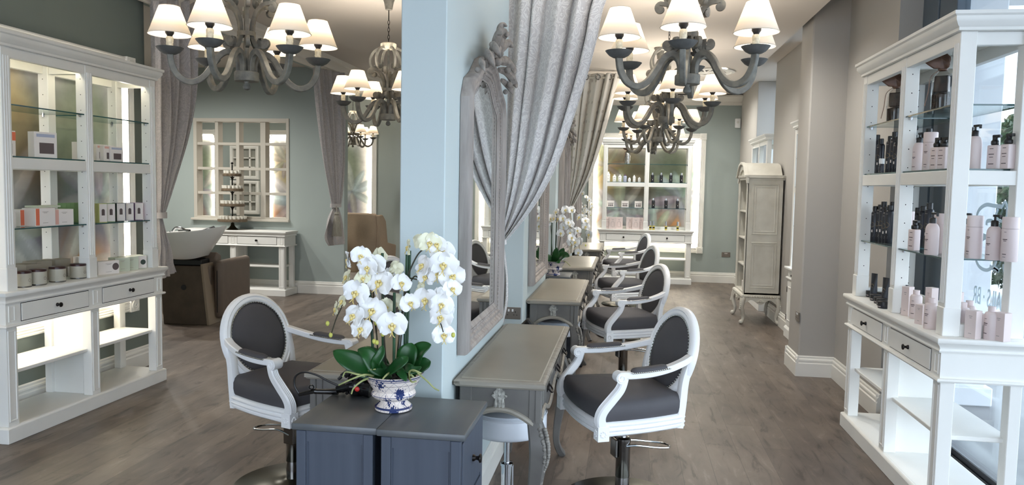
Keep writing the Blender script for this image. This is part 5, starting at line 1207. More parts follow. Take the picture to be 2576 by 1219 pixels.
sk = [(-.02+.74*i/30, .325) for i in range(31)]
b.prism(sk + [(y, .325-.055-.028*cos((y-.35)/.37*pi*2)) for y, _ in sk[::-1]], 'x', -.026, -.006)
for c, ax in (((.195, -.028, .285), 0), ((-.028, .35, .285), 1)):
    for k in range(7):
        a = pi*(k/6); p = Vector(c); q = p+(Vector((.042*cos(a), -.006, .035*sin(a)-.005)) if ax == 0 else Vector((-.006, .042*cos(a), .035*sin(a)-.005))); b.tube([p, (p+q)/2+Vector((0, -.006, 0)), q], [.005, .009, .005], 6)
    b.ball((c[0], c[1]-.004, c[2]-.005), .014, 8, 6)
b.build('carved_skirt', m, t, sm=40)
for cx, cy, sx, sy in ((.0, .0, -1, -1), (Lx-.03, .0, 1, -1), (.0, Ly, -1, 1), (Lx-.03, Ly, 1, 1)):
    pts = bez([(cx, cy, .325), (cx+sx*.016, cy+sy*.02, .27), (cx+sx*.02, cy+sy*.024, .20), (cx-sx*.002, cy-sy*.0, .11), (cx-sx*.004, cy, .065), (cx+sx*.012, cy+sy*.014, .03), (cx+sx*.024, cy+sy*.026, .022)], 4)
    b = MB(); n = len(pts); b.tube(pts, [.036-.018*min(1, i/(n*.6)) if i < n*.75 else .02+.008*(i-n*.75)/(n*.25) for i in range(n)], 10); b.ball((cx+sx*.022, cy+sy*.024, .028), .028, 10, 8)
    for k in range(5): b.ball((cx+sx*(.03+.004*k), cy+sy*(.034+.004*k), .28-.022*k), (.012, .012, .015), 7, 5)
    b.build('leg', m, t, sm=60)
# boxes and books inside the bookcase
def pbox(name, label, cat, c, d, m_, rz=0.0, group=None, win=None, band=None, prints=True, front='-y', winm='print_dark'):
    # carton: c = centre of its foot, d = (width, depth, height), printed face towards -y before turning
    t = thing(name, label, cat, c, rz, group)
    w, dp, h = d; b = MB(); b.box(-w/2, w/2, -dp/2, dp/2, 0, h); b.build('carton', m_, t, bev=min(.0012, w/20))
    if band:
        b = MB(); x0, x1, z0, z1 = band[:4]; b.box(-w/2+w*x0, -w/2+w*x1, -dp/2-.0005, -dp/2+.001, h*z0, h*z1); b.build('colour_band', band[4], t, sm=0)
    if win:
        x0, x1, z0, z1 = win; b = MB(); b.box(-w/2+w*x0, -w/2+w*x1, -dp/2-.0006, -dp/2+.001, h*z0, h*z1); b.build('window', winm, t, sm=0)
    if prints:
        b = MB()
        for z, a in ((.80, .30), (.74, .18), (.18, .26)): b.box(-w*a/2, w*a/2, -dp/2-.0005, -dp/2+.001, h*z-h*.012, h*z+h*.012)
        b.build('print', 'print_grey', t, sm=0)
    return t
for y, z, d, l in ((9.68, 1.04, (.075, .06, .085), 'small pink boxed product on the upper shelf of the carved bookcase, nearer one'), (9.79, 1.04, (.085, .06, .095), 'small pink boxed product on the upper shelf of the carved bookcase, farther one'),):
    pbox('product_box', l, 'box', (1.50, y, z), d, 'box_pink', -pi/2, 'boxes in the carved bookcase', win=(.2, .8, .15, .55))
for k, (y, h) in enumerate(((9.62, .12), (9.70, .13), (9.78, .12))):
    pbox('product_box', ('nearest', 'middle', 'farthest')[k]+' pale box on the bottom shelf of the carved bookcase', 'box', (1.50, y, .386), (.06, .09, h), 'box_sage' if k % 2 else 'box_white', -pi/2, 'boxes in the carved bookcase')
b = MB(); t = thing('tall_bottle', 'tall white bottle on the second shelf of the carved bookcase', 'bottle', (1.52, 9.62, .71)); b.lathe([(.025, 0), (.025, .13), (.012, .15), (.012, .175), (0, .176)], 16); b.build('body', 'white_plastic', t)

# ---------------------------------------------------------------- tiered stand of little cups
SX, SY = onY(585, 560, 10.28).x, 10.28
t = thing('tiered_stand', 'four tier wooden cake stand on the cream console table', 'tiered stand', (SX, SY, .92))
TZ = [(.115, .205), (.335, .172), (.552, .150), (.765, .128)]
b = MB(); b.lathe([(.075, 0), (.078, .008), (.05, .03), (.028, .06), (.022, .10)], 28); b.build('foot', 'base_dark', t)
b = MB(); b.cyl((0, 0, .10), (0, 0, .93), .009, n=12)
for z, r in TZ[1:]: b.lathe([(.009, z-.06), (.016, z-.03), (.035, z-.006)], 16)
b.build('stem', 'dark_metal', t)
b = MB(); b.ball((0, 0, .95), .018, 12, 8); b.build('finial', 'dark_metal', t)
for z, r in TZ: b = MB(); b.lathe([(r*.97, z), (r, z+.006), (r, z+.034), (r*.97, z+.038), (.01, z+.038)], 40, capt=False); b.build('tier', 'wood_tier', t)
cup = None
for k, (z, r) in enumerate(TZ):
    for ring, cnt in ((r-.030, int(2*pi*(r-.030)/.052)), (r-.080, int(2*pi*max(.01, r-.080)/.056))):
        if ring < .045: continue
        for i in range(cnt):
            a = 2*pi*i/cnt+.2*k; p = (SX+ring*cos(a), SY+ring*sin(a), .92+z+.038)
            lab = 'small frosted cup on the %s tier of the wooden cake stand' % ('bottom', 'second', 'third', 'top')[k]
            if cup is None:
                b = MB(); b.lathe([(.017, 0), (.021, .004), (.0235, .044), (.0225, .045), (.0185, .012), (0, .010)], 14, capt=False); cup = b.build('frosted_cup', 'cup_frost'); cup.location = p; tag(cup, lab, 'cup', 'frosted cups on the cake stand')
            else:
                c = cup.copy(); COL.objects.link(c); c.location = p; c['label'] = lab

# ---------------------------------------------------------------- sockets and wall boxes
def socket(label, p, rz, double=True):
    t = thing('wall_socket', label, 'socket', p, rz); w = .073 if double else .043
    b = MB(); b.box(-w, w, -.009, 0, -.043, .043); b.build('plate', 'socket_metal', t, bev=.003)
    b = MB()
    for s in ((-1, 1) if double else (0,)):
        for dx, dz, a, c in ((0, .010, .003, .005), (-.011, -.012, .005, .002), (.011, -.012, .005, .002)): b.box(s*.034+dx-a, s*.034+dx+a, -.0098, -.008, dz-c, dz+c)
    b.build('pin_holes', 'black_plastic', t, sm=0)
    b = MB()
    for s in ((-1, 1) if double else (0,)): b.box(s*.014-.006, s*.014+.006, -.012, -.008, .012, .03)
    b.build('switch', 'white_plastic', t, bev=.001)
socket('bronze double socket on the far wall by the carved bookcase', (1.75, FARY, .50), 0)
socket('bronze double socket on the side of the grey pier', (1.53, 6.99, .515), -pi/2)
socket('bronze double socket on the pillar behind the first vanity table', (-.80, 5.39, .70), 0)
def wbox(label, p, d, cat='sensor', nm='wall_sensor'):
    t = thing(nm, label, cat, p); b = MB(); b.box(-d[0]/2, d[0]/2, -d[1], 0, -d[2]/2, d[2]/2); b.build('housing', 'white_plastic', t, bev=.008, seg=2); b = MB(); b.cyl((0, -d[1]-.001, d[2]*.1), (0, -d[1]+.001, d[2]*.1), d[0]*.25, n=14); b.build('lens', 'vent_white', t)
p = onY(1882, 310, 13.72); wbox('small white sensor box in the top corner of the far wall', (1.86, FARY, p.z), (.09, .05, .16))
p = onY(486, 246, 10.55); wbox('small white sensor high on the wash room wall beside the curtain', (p.x, 10.56, p.z), (.05, .05, .09))

# ---------------------------------------------------------------- hair iron and bundle on the blue cabinets
t = thing('hair_iron', 'black hair iron with looped cord and holster behind the orchid bowl', 'hair iron', (-1.02, 2.82, .775))
q = lambda x, y, d=0.0: onY(x, y, 2.82+d)-Vector((-1.02, 2.82, .775))
b = MB(); b.tube([q(850, 984), q(800, 984), q(793, 983)], [.013, .010, .012], 12); b.tube([q(793, 983), q(752, 992)], [.0095, .0075], 10); b.tube([tuple(q(783+6*cos(a), 973+5*sin(a))) for a in [2*pi*k/12 for k in range(12)]], .0028, 6, closed=True); b.build('handle', 'black_gloss', t)
b = MB(); b.tube(bez([q(850, 978), q(880, 968), q(910, 970), q(938, 985)], 5), [.016, .018, .022, .028, .030, .034, .036, .038, .040, .040, .042, .042, .042, .04, .04, .04], sec=[(cos(a), .7*sin(a)) for a in [2*pi*k/12 for k in range(12)]]) if False else b.tube([q(848, 979), q(875, 972), q(905, 972), q(935, 978)], [.014, .020, .030, .036], 12); b.build('barrel', 'black_gloss', t)
b = MB(); b.tube(bez([q(753, 991), q(741, 968), q(744, 945), q(765, 935), (q(795, 942)), q(830, 960), q(858, 972)], 8), .0042, 8); b.build('cord', 'black_plastic', t)
b = MB(); rnd = random.Random(2)
for k in range(30):
    x, y = rnd.uniform(868, 930), rnd.uniform(934, 984); a = rnd.uniform(-.5, 1.0)
    b.tube(bez([q(x-18, y+6, rnd.uniform(-.03, .05)), q(x, y-6, rnd.uniform(-.03, .05)), q(x+22, y+14*a, rnd.uniform(-.03, .05))], 4), .0065, 6)
b.build('coiled_cord', 'black_plastic', t)
b = MB(); b.ball(q(902, 968, .02), (.055, .05, .045), 16, 10); b.build('holster', 'black_gloss', t)
b = MB(); b.ball(q(898, 978, -.06), (.010, .006, .010), 10, 7); b.build('button', 'red_dot', t)
# pouch and dark boxes under and on the tables
t = thing('studded_pouch', 'black studded pouch standing on the floor cabinet side behind the first vanity table', 'pouch', (-.66, 5.12, .0))
t['label'] = 'black studded pouch behind the far end of the first vanity table'
b = MB(); b.prism([(-.05, .0), (.08, .0), (.10, .58), (.07, .66), (.02, .72), (-.04, .66)], 'y', -.05, .03); b.build('bag', 'black_stud', t, bev=.01)
b = MB()
for k in range(9): b.ball((.035+.006*(k % 2), -.052, .66-.02*k), .004, 6, 4)
b.build('studs', 'nail_silver', t)
t = thing('storage_bin', 'black storage bin on the floor under the second vanity table', 'bin', (-.46, 6.95, 0)); b = MB(); b.box(-.11, .11, -.16, .16, 0, .38); b.box(-.12, .12, -.17, .17, .36, .39); b.build('bin', 'black_box', t, bev=.008)
# ---------------------------------------------------------------- things on the shelves
PROTO = {}
def place(kind, maker, label, cat, p, rz=0.0, group=None, scale=None):
    if kind not in PROTO:
        t = maker(); PROTO[kind] = t; t.location = p; t.rotation_euler = (0, 0, rz); t['label'] = label; t['category'] = cat
        if group: t['group'] = group
        if scale: t.scale = scale
        return t
    return dup(PROTO[kind], p, rz, label, group, scale)
def prints(t, r, zs, m='print_dark', arc=.5):
    b = MB()
    for z, a, h in zs:
        for k in range(5):
            a0, a1 = -pi/2-a/2+a*k/5, -pi/2-a/2+a*(k+1)/5
            b.add([((r+.0005)*cos(q), (r+.0005)*sin(q), zz) for zz in (z-h, z+h) for q in (a0, a1)], [(0, 1, 3, 2)])
    b.build('label_print', m, t, sm=0)
def pump_round(body='bottle_pink', r=.033, h=.165, nm='pump_bottle'):
    t = thing(nm, '', 'bottle'); b = MB(); b.lathe([(r*.94, 0), (r, .004), (r, h*.78), (r*.93, h*.87), (r*.72, h*.95), (r*.45, h*.99), (r*.40, h)], 24); b.build('body', body, t, sm=50)
    b = MB(); b.lathe([(r*.50, h-.004), (r*.50, h+.022), (r*.42, h+.026), (.005, h+.027), (.005, h+.045)], 16); b.box(-.008, .034, -.008, .008, h+.043, h+.054); b.box(.028, .036, -.006, .006, h+.034, h+.05); b.build('pump', 'black_plastic', t, bev=.002)
    prints(t, r, [(h*.66, .5, .001), (h*.48, .7, .002), (h*.44, .4, .0015), (h*.16, .7, .0018)]); return t
def pump_square():
    t = thing('pump_bottle', '', 'bottle'); w = .026; h = .118; b = MB(); b.box(-w, w, -w*.8, w*.8, 0, h); b.build('body', 'bottle_pink', t, bev=.006, seg=3)
    b = MB(); b.lathe([(.014, h), (.018, h+.004), (.018, h+.020), (.012, h+.024), (.012, h+.04)], 14); b.box(-.010, .030, -.009, .009, h+.036, h+.050); b.build('pump', 'black_plastic', t, bev=.002)
    b = MB()
    for z, a, hh in ((h*.85, .010, .0015), (h*.62, .014, .002), (h*.5, .010, .0015), (h*.22, .014, .002)): b.box(-a, a, -w*.8-.0006, -w*.8+.001, z-hh, z+hh)
    b.build('label_print', 'print_dark', t, sm=0); return t
def can():
    t = thing('tall_can', '', 'can'); b = MB(); b.lathe([(.034, 0), (.036, .003), (.036, .155)], 28, capt=False); b.build('body', 'bottle_pink', t)
    b = MB(); b.lathe([(.0362, .156), (.0362, .207), (.034, .211), (.0, .212)], 28); b.build('cap', 'bottle_pink', t)
    prints(t, .036, [(.14, .3, .001), (.105, .6, .002), (.098, .4, .0015), (.035, .5, .0018), (.022, .4, .001)]); return t
def screw_bottle():
    t = thing('screw_bottle', '', 'bottle'); b = MB(); b.lathe([(.029, 0), (.031, .003), (.031, .118), (.026, .130), (.017, .134)], 24); b.build('body', 'bottle_pink', t, sm=50)
    b = MB(); b.lathe([(.017, .133), (.017, .158), (.0, .159)], 20); b.build('cap', 'bottle_pink', t); prints(t, .031, [(.10, .4, .001), (.078, .7, .002), (.07, .5, .0015), (.03, .6, .0018)]); return t
def blk(h, r, capr, caph, nm='black_bottle', ring=True, spray=False, silver=False):
    t = thing(nm, '', 'bottle'); b = MB(); b.lathe([(r*.95, 0), (r, .003), (r, h-.012), (r*.85, h-.003), (capr*.8, h)], 20); b.build('body', 'bottle_black', t, sm=50)
    if spray:
        b = MB(); b.lathe([(capr, h), (capr, h+.022), (.008, h+.028), (.009, h+.05)], 12); b.tube([(-.03, 0, h+.062), (.005, 0, h+.064), (.022, 0, h+.055)], [.006, .013, .010], 8); b.tube([(-.006, 0, h+.056), (-.022, 0, h+.040), (-.036, 0, h+.022)], .0035, 6); b.build('trigger', 'black_plastic', t)
    else:
        b = MB(); b.lathe([(capr, h-.001), (capr, h+caph-.002), (capr*.9, h+caph), (0, h+caph)], 18); b.build('cap', 'chrome' if silver else 'black_plastic', t)
    if ring:
        b = MB(); R = r*.62
        b.tube([(R*sin(q)*1.0, -sqrt(max(0, r*r-(R*sin(q))**2))-.0002, h*.55+R*cos(q)) for q in [2*pi*k/20 for k in range(17)]], .0009, 4)
        b.build('emblem', 'gold_ring', t)
    b = MB()
    for z, a in ((h*.88, .25), (h*.20, .5), (h*.16, .4)):
        a0, a1 = -pi/2-a, -pi/2+a; b.add([((r+.0004)*cos(q), (r+.0004)*sin(q), zz) for zz in (z-.0012, z+.0012) for q in (a0, a1)], [(0, 1, 3, 2)])
    if ring: b.add([((r+.0006)*cos(q), (r+.0006)*sin(q), zz) for zz in (h*.30, h*.38) for q in (-pi/2-.1, -pi/2+.22)], [(0, 1, 3, 2)])
    b.build('label_print', 'box_white', t, sm=0); return t
def tube_():
    t = thing('black_tube', '', 'tube'); b = MB(); n = 20
    b.add([], []); rings = [[(.023*cos(2*pi*i/n), .023*sin(2*pi*i/n), z) for i in range(n)] for z in (.0, .03)]
    rings += [[((.023*(1-q)+.026*q)*cos(2*pi*i/n), (.023*(1-q)+.0015*q)*sin(2*pi*i/n), .03+.135*q) for i in range(n)] for q in (.25, .5, .75, 1)]
    loft(b, rings); b.build('tube', 'bottle_black', t, sm=60)
    b = MB(); b.lathe([(.0235, 0), (.0235, .03)], 20); b.build('cap', 'black_plastic', t); b = MB(); b.tube([(.011*cos(q), -.0155, .085+.011*sin(q)) for q in [2*pi*k/16 for k in range(14)]], .001, 4); b.build('emblem', 'gold_ring', t); return t
def jar():
    t = thing('black_jar', '', 'jar'); b = MB(); b.lathe([(.030, 0), (.032, .003), (.032, .022)], 24); b.build('body', 'bottle_black', t); b = MB(); b.lathe([(.033, .0225), (.033, .040), (.031, .042), (0, .042)], 24); b.build('lid', 'black_plastic', t); prints(t, .032, [(.012, .6, .003)], 'print_grey'); return t
cabrz = -pi/2
def R_(x, y, z): return onZ(x, y, z)
ZR, ZL, ZT = 1.734, 1.295, .92
facing = radians(-62)
def clampx(p, lo, hi): return Vector((min(max(p.x, lo), hi), p.y, p.z))
ordn = ['first', 'second', 'third', 'fourth', 'fifth', 'sixth', 'seventh', 'eighth', 'ninth', 'tenth', 'eleventh', 'twelfth']
def fx(px, z, X): # point at depth X on the sight line of photo column px, at height z
    for _ in range(1): pass
    d = _ray(px, 500); 
    lo, hi = 0.0, 1219.0
    for _ in range(40):
        mid = (lo+hi)/2; q = onX(px, mid, X)
        if q.z > z: lo = mid
        else: hi = mid
    q = onX(px, (lo+hi)/2, X); return Vector((X, q.y, z))
# right cabinet, far bay: black range
for i, (px, X, h) in enumerate(((2187, 1.62, .20), (2194, 1.625, .20), (2202, 1.635, .205), (2212, 1.63, .215), (2236, 1.66, .195), (2246, 1.66, .215), (2254, 1.67, .235))):
    k = 'blk%d' % (i % 3); place(k, lambda q=i % 3: blk((.195, .21, .225)[q], .025, .017, (.034, .030, .036)[q]), 'tall black bottle with gold ring on right cabinet middle rail, %s from far end' % ordn[i], 'bottle', fx(px, ZR, X), facing, 'black bottles in the right cabinet')
place('roll', lambda: blk(.06, .016, .017, .032, 'roller_bottle', False, silver=False), 'short black bottle with white domed cap in front of the tall black bottles', 'bottle', fx(2217, ZR, 1.585), facing)
PROTO['roll'].children[1].data = PROTO['roll'].children[1].data.copy(); PROTO['roll'].children[1].data.materials[0] = MATS['white_plastic']
for i, (px, X) in enumerate(((2199, 1.62), (2211, 1.64), (2219, 1.62), (2227, 1.63), (2235, 1.64), (2242, 1.66))):
    k = 'blk%d' % (i % 3); place(k, None, 'black bottle on right cabinet lower shelf, %s from far end' % ordn[i], 'bottle', fx(px, ZL, X), facing, 'black bottles in the right cabinet')
place('spray', lambda: blk(.15, .023, .013, 0, 'spray_bottle', True, True), 'black trigger spray bottle on the lower glass shelf of the right cabinet', 'bottle', fx(2204, ZL, 1.66), radians(-10))
for i, (px, X) in enumerate(((2197, 1.62), (2226, 1.615), (2272, 1.60))):
    place('tube', tube_, 'black squeeze tube on right cabinet worktop, %s from far end' % ordn[i], 'tube', fx(px, ZT, X), facing, 'black tubes on the right cabinet')
for i, (px, X, z) in enumerate(((2180, 1.66, 0), (2184, 1.645, 0), (2191, 1.63, 0), (2202, 1.60, 0), (2212, 1.585, 0), (2219, 1.575, 0), (2206, 1.69, 0), (2213, 1.66, 0), (2222, 1.545, 0))):
    place('jar', jar, 'small black jar on the right cabinet worktop, %s from the far end' % ordn[i], 'jar', fx(px, ZT, X), facing, 'black jars on the right cabinet')
# near bay: pink range
G = 'pink toiletries in the right cabinet'
lay = [('pumpr', pump_round, 2289, ZR, 1.66, 'pale pink round pump bottle'), ('pumpr', None, 2309, ZR, 1.63, 'pale pink round pump bottle'), ('can', can, 2337, ZR, 1.64, 'tall pink can with cap'), ('pumps', pump_square, 2354, ZR, 1.60, 'square pink pump bottle'), ('pumps', None, 2371, ZR, 1.62, 'square pink pump bottle'),
       ('pumpr', None, 2428, ZR, 1.73, 'pale pink round pump bottle'), ('pumpr', None, 2448, ZR, 1.70, 'pale pink round pump bottle'), ('pumps', None, 2499, ZR, 1.78, 'square pink pump bottle'), ('pumps', None, 2533, ZR, 1.80, 'square pink pump bottle'),
       ('can', None, 2279, ZL, 1.62, 'tall pink can with cap'), ('pumps', None, 2298, ZL, 1.575, 'square pink pump bottle'), ('pumpr', None, 2342, ZL, 1.565, 'pale pink round pump bottle'), ('can', None, 2361, ZL, 1.65, 'tall pink can with cap'),
       ('pumpr', None, 2421, ZL, 1.71, 'pale pink round pump bottle'), ('can', None, 2448, ZL, 1.70, 'tall pink can with cap'), ('pumpr', None, 2497, ZL, 1.76, 'pale pink round pump bottle'), ('can', None, 2537, ZL, 1.80, 'tall pink can with cap'),
       ('screw', screw_bottle, 2302, ZT, 1.60, 'pink screw cap bottle'), ('screw', None, 2339, ZT, 1.555, 'pink screw cap bottle'), ('screw', None, 2419, ZT, 1.66, 'pink screw cap bottle'), ('screw', None, 2435, ZT, 1.72, 'pink screw cap bottle'), ('screw', None, 2491, ZT, 1.74, 'pink screw cap bottle')]
cnt = {}
sname = {ZR: 'middle rail', ZL: 'lower glass shelf', ZT: 'worktop'}
for k, mk, px, z, X, nm in lay:
    key = (nm, z); cnt[key] = cnt.get(key, 0)+1
    place(k, mk, '%s on right cabinet %s, %s from left' % (nm, sname[z], ordn[cnt[key]-1]), 'bottle' if k != 'can' else 'can', fx(px, z, X), facing+radians(random.uniform(-12, 12)), G)
for i, (px, X) in enumerate(((2305, 1.78), (2318, 1.79), (2333, 1.78))):
    place('blk%d' % i, None, 'black bottle behind pink pump bottles on right cabinet lower shelf, %s from left' % ordn[i], 'bottle', fx(px, ZL, X), facing, 'black bottles in the right cabinet')
for i, (px, X) in enumerate(((2320, 1.76), (2331, 1.76))):
    place('blk%d' % (i+1), None, 'black bottle behind the tall pink can on the middle rail, %s one' % ('left', 'right')[i], 'bottle', fx(px, ZR, X), facing, 'black bottles in the right cabinet')
bx = [(2281, 1.59, (.046, .046, .165)), (2318, 1.565, (.052, .046, .105)), (2341, 1.73, (.05, .046, .16)), (2398, 1.66, (.045, .045, .10)), (2404, 1.78, (.045, .045, .165)), (2446, 1.665, (.056, .046, .135)), (2467, 1.73, (.052, .046, .11)), (2518, 1.775, (.058, .05, .135))]
for i, (px, X, d) in enumerate(bx):
    pbox('product_box', 'pale pink carton on right cabinet worktop, %s from left' % ordn[i], 'box', fx(px, ZT, X), d, 'box_pink', facing+radians(random.uniform(-10, 10)), 'pink cartons on the right cabinet')
# brush gift bags on the top glass shelf
def gift(label, p, rz, silver=False):
    t = thing('gift_bag', label, 'gift bag', p, rz); f = 'foil_silver' if silver else 'bag_film'
    b = MB(); n = 24; rnd = random.Random(8)
    rings = [[((r*(1+.10*sin(5*q+9*z)))*cos(q), (r*.8*(1+.10*cos(4*q+7*z)))*sin(q), z) for q in [2*pi*i/n for i in range(n)]] for r, z in ((.048, .0), (.052, .03), (.053, .10), (.050, .16), (.038, .20), (.016, .225))]
    loft(b, rings, capt=False); b.build('wrapper', f, t, sm=60)
    if not silver:
        b = MB(); b.lathe([(.034, .004), (.040, .01), (.040, .095), (.034, .10), (.016, .105), (.014, .19)], 20)
        for k in range(18):
            for j in range(16): a = 2*pi*k/18; z = .012+.0055*j; b.tube([(.039*cos(a), .039*sin(a), z), (.047*cos(a), .047*sin(a), z)], .0018, 3)
        b.build('round_brush', 'brush_black', t)
        b = MB(); b.box(-.034, .034, -.026, .022, .108, .195); b.build('boxed_comb', 'brush_black', t, bev=.004)
    rt = random.Random(4)
    b = MB(); rings = [[((r*(1+.14*sin(5*q+z*40)))*cos(q)*1.15+sh, r*(.42+.12*cos(3*q))*sin(q), z+.018*sin(4*q+1)*(r > .03)) for q in [2*pi*i/n for i in range(n)]] for r, z, sh in ((.015, .222, 0), (.019, .235, -.002), (.040, .255, -.014), (.056, .280, -.030), (.050, .300, -.048), (.030, .312, -.056))]
    loft(b, rings, capb=False, capt=False); b.build('gathered_top', 'bag_brown', t, sm=40)
    b = MB(); b.tube([(.019*cos(q), .016*sin(q), .228) for q in [2*pi*i/16 for i in range(16)]], .005, 6, closed=True)
    b.tube(bez([(-.015, -.012, .228), (-.050, -.03, .19), (-.058, -.034, .11), (-.072, -.036, .035)], 5), .005, sec=[(.25, 1.2), (-.25, 1.2), (-.25, -1.2), (.25, -1.2)]); b.build('ribbon', 'bag_brown', t)
    return t
gift('clear gift bag with round brush tied in brown ribbon, nearer one on the right cabinet', fx(2366, 2.045, 1.66), facing+.5)
gift('clear gift bag with brush and brown ribbon, farther one on the right cabinet', fx(2250, 2.045, 1.66), facing+.5)

# ---- left cabinet
lf = pi/2
def LXp(px, z, X): return fx(px, z, X)
GB = 'boxes on the left cabinet'
pbox('gift_set_box', 'white gift set box with window, alone on the middle rail of the left cabinet', 'box', LXp(108, ZR, -3.74), (.155, .06, .165), 'box_white', lf-.25, GB, win=(.22, .86, .16, .58), band=(.1, .9, .80, .92, 'box_blue'), prints=False)
for i, (px, d, m_) in enumerate(((209, (.13, .06, .125), 'box_salmon'), (249, (.10, .06, .12), 'box_salmon'), (268, (.11, .06, .115), 'box_salmon'), (286, (.12, .06, .11), 'box_blue'))):
    pbox('gift_set_box', 'small white gift box with %s band on left cabinet middle rail, %s of four' % ('blue grey' if i == 3 else 'salmon', ordn[i]), 'box', LXp(px, ZR, (-3.78, -3.80, -3.76, -3.74)[i]), d, 'box_white', lf-.15, GB, win=(.25, .85, .15, .55), band=(.1, .9, .80, .93, m_), prints=False)
pbox('gift_set_box', 'orange and white gift box at the left edge behind the corner post', 'box', LXp(2, ZR, -3.82), (.16, .06, .16), 'box_white', lf-.1, GB, win=(.25, .85, .1, .5), band=(0, 1, .62, .95, 'box_orange'), prints=False)
for i, (px, d, m_, X) in enumerate(((5, (.11, .10, .10), 'box_blue', -3.80), (60, (.15, .11, .105), 'box_orange', -3.86), (98, (.15, .11, .115), 'box_orange', -3.77), (146, (.15, .11, .105), 'box_salmon', -3.76))):
    pbox('soap_box', ('lilac and white box at the left edge of the lower glass shelf', 'white box with orange end behind the corner post on the lower glass shelf', 'white box with orange end, front and centre on the lower glass shelf', 'white box with salmon end beside the green cartons on the lower glass shelf')[i], 'box', LXp(px, ZL, X), d, 'box_white', lf-.12, GB, band=(.02, .20, .05, .98, m_))
pbox('soap_box', 'flat pale box lying on top of the white boxes on the lower glass shelf', 'box', LXp(108, ZL+.1155, -3.84), (.20, .10, .012), 'box_sage', lf, GB, prints=False)
for i in range(7):
    pbox('slim_carton', 'slim green carton in the row on the lower glass shelf, %s from the left' % ordn[i], 'box', LXp(143+11*i, ZL, -3.97), (.042, .05, .135), 'box_green', lf, 'slim green cartons on the left cabinet', prints=False)
for i, (px, m_, w) in enumerate(((254, 'box_lime', .058), (274, 'box_green', .062), (299, 'box_darkgreen', .066), (321, 'box_slate', .064), (344, 'box_purple', .066))):
    t = pbox('room_spray_box', '%s carton with arched window on the lower glass shelf' % ('lime yellow', 'green', 'dark green', 'slate grey', 'purple')[i], 'box', LXp(px, ZL, -3.74), (w, .06, .135), m_, lf-.45, 'cartons with arched windows', prints=False)
    b = MB(); b.box(-w/2+.004, w/2-.001, -.0312, -.028, .004, .132); b.build('front_panel', 'box_white', t, sm=0)
    b = MB(); b.prism([(-.010, .05), (.012, .05)] + [(.001+.011*cos(pi*k/8), .085+.011*sin(pi*k/8)) for k in range(9)], 'y', -.0322, -.030); b.build('window', 'print_dark', t, sm=0)
def candle():
    t = thing('scented_candle', '', 'candle'); b = MB(); b.lathe([(.046, 0), (.050, .004), (.050, .092)], 32, capt=False); b.build('glass', 'candle_jar', t, sm=50)
    b = MB(); b.lathe([(.0505, .088), (.0505, .100), (.046, .103), (0, .103)], 32); b.build('lid', 'candle_lid', t)
    b = MB(); b.tube([(.009*cos(q), -.0505, .045+.009*sin(q)) for q in [2*pi*k/14 for k in range(14)]], .0008, 4, closed=True); b.build('emblem', 'print_dark', t)
    b = MB(); b.lathe([(.047, .0), (.0505, .003), (.0505, .009)], 32); b.build('base_ring', 'gun_chrome', t); return t
for i, (px, X) in enumerate(((57, -3.73), (96, -3.72), (145, -3.72), (197, -3.72))):
    place('candle', candle, 'scented candle with dark lid on the left cabinet worktop, %s from the left' % ordn[i], 'candle', LXp(px, ZT, X), lf, 'scented candles on the left cabinet')
for i, (px, X, d) in enumerate(((68, -3.90, (.12, .12, .12)), (95, -3.90, (.12, .12, .13)), (142, -3.92, (.13, .12, .125)), (176, -3.86, (.05, .04, .07)), (205, -4.0, (.10, .05, .11)))):
    pbox('candle_box', ('taupe candle box at the near end behind the candles', 'taupe candle box with pale lid behind the second candle', 'taupe candle box behind the third candle', 'small white box between the third and fourth candles', 'white box at the back behind the fourth candle')[i], 'box', LXp(px, ZT, X), d, 'box_white' if i > 2 else 'box_taupe', lf-.1, GB, prints=False)
t = pbox('mug_box', 'white box with dark round window beside the middle post on the left worktop', 'box', LXp(267, ZT, -3.72), (.17, .06, .095), 'box_white', lf-.30, GB)
b = MB(); b.cyl((.055, -.0305, .052), (.055, -.029, .052), .026, n=24); b.build('window', 'print_dark', t)
for i, px in enumerate((300, 322, 343)):
    t = pbox('mug_box', 'pale green box with handle cut out on the left worktop, %s from the left' % ordn[i], 'box', LXp(px, ZT, -3.76), (.11, .11, .10), 'box_sage', lf-.5, 'mug boxes on the left worktop')
    b = MB(); b.tube([(-.056, -.02+.022*sin(q), .05+.022*cos(q)) for q in [pi*k/10 for k in range(11)]], .004, 6); b.build('handle', 'box_white', t)
    if i == 2: b = MB(); b.box(-.054, .054, -.0562, -.054, .004, .097); b.build('front_panel', 'box_white', t, sm=0); b = MB(); b.cyl((.025, -.0575, .05), (.025, -.055, .05), .020, n=20); b.build('window', 'box_darkgreen', t)

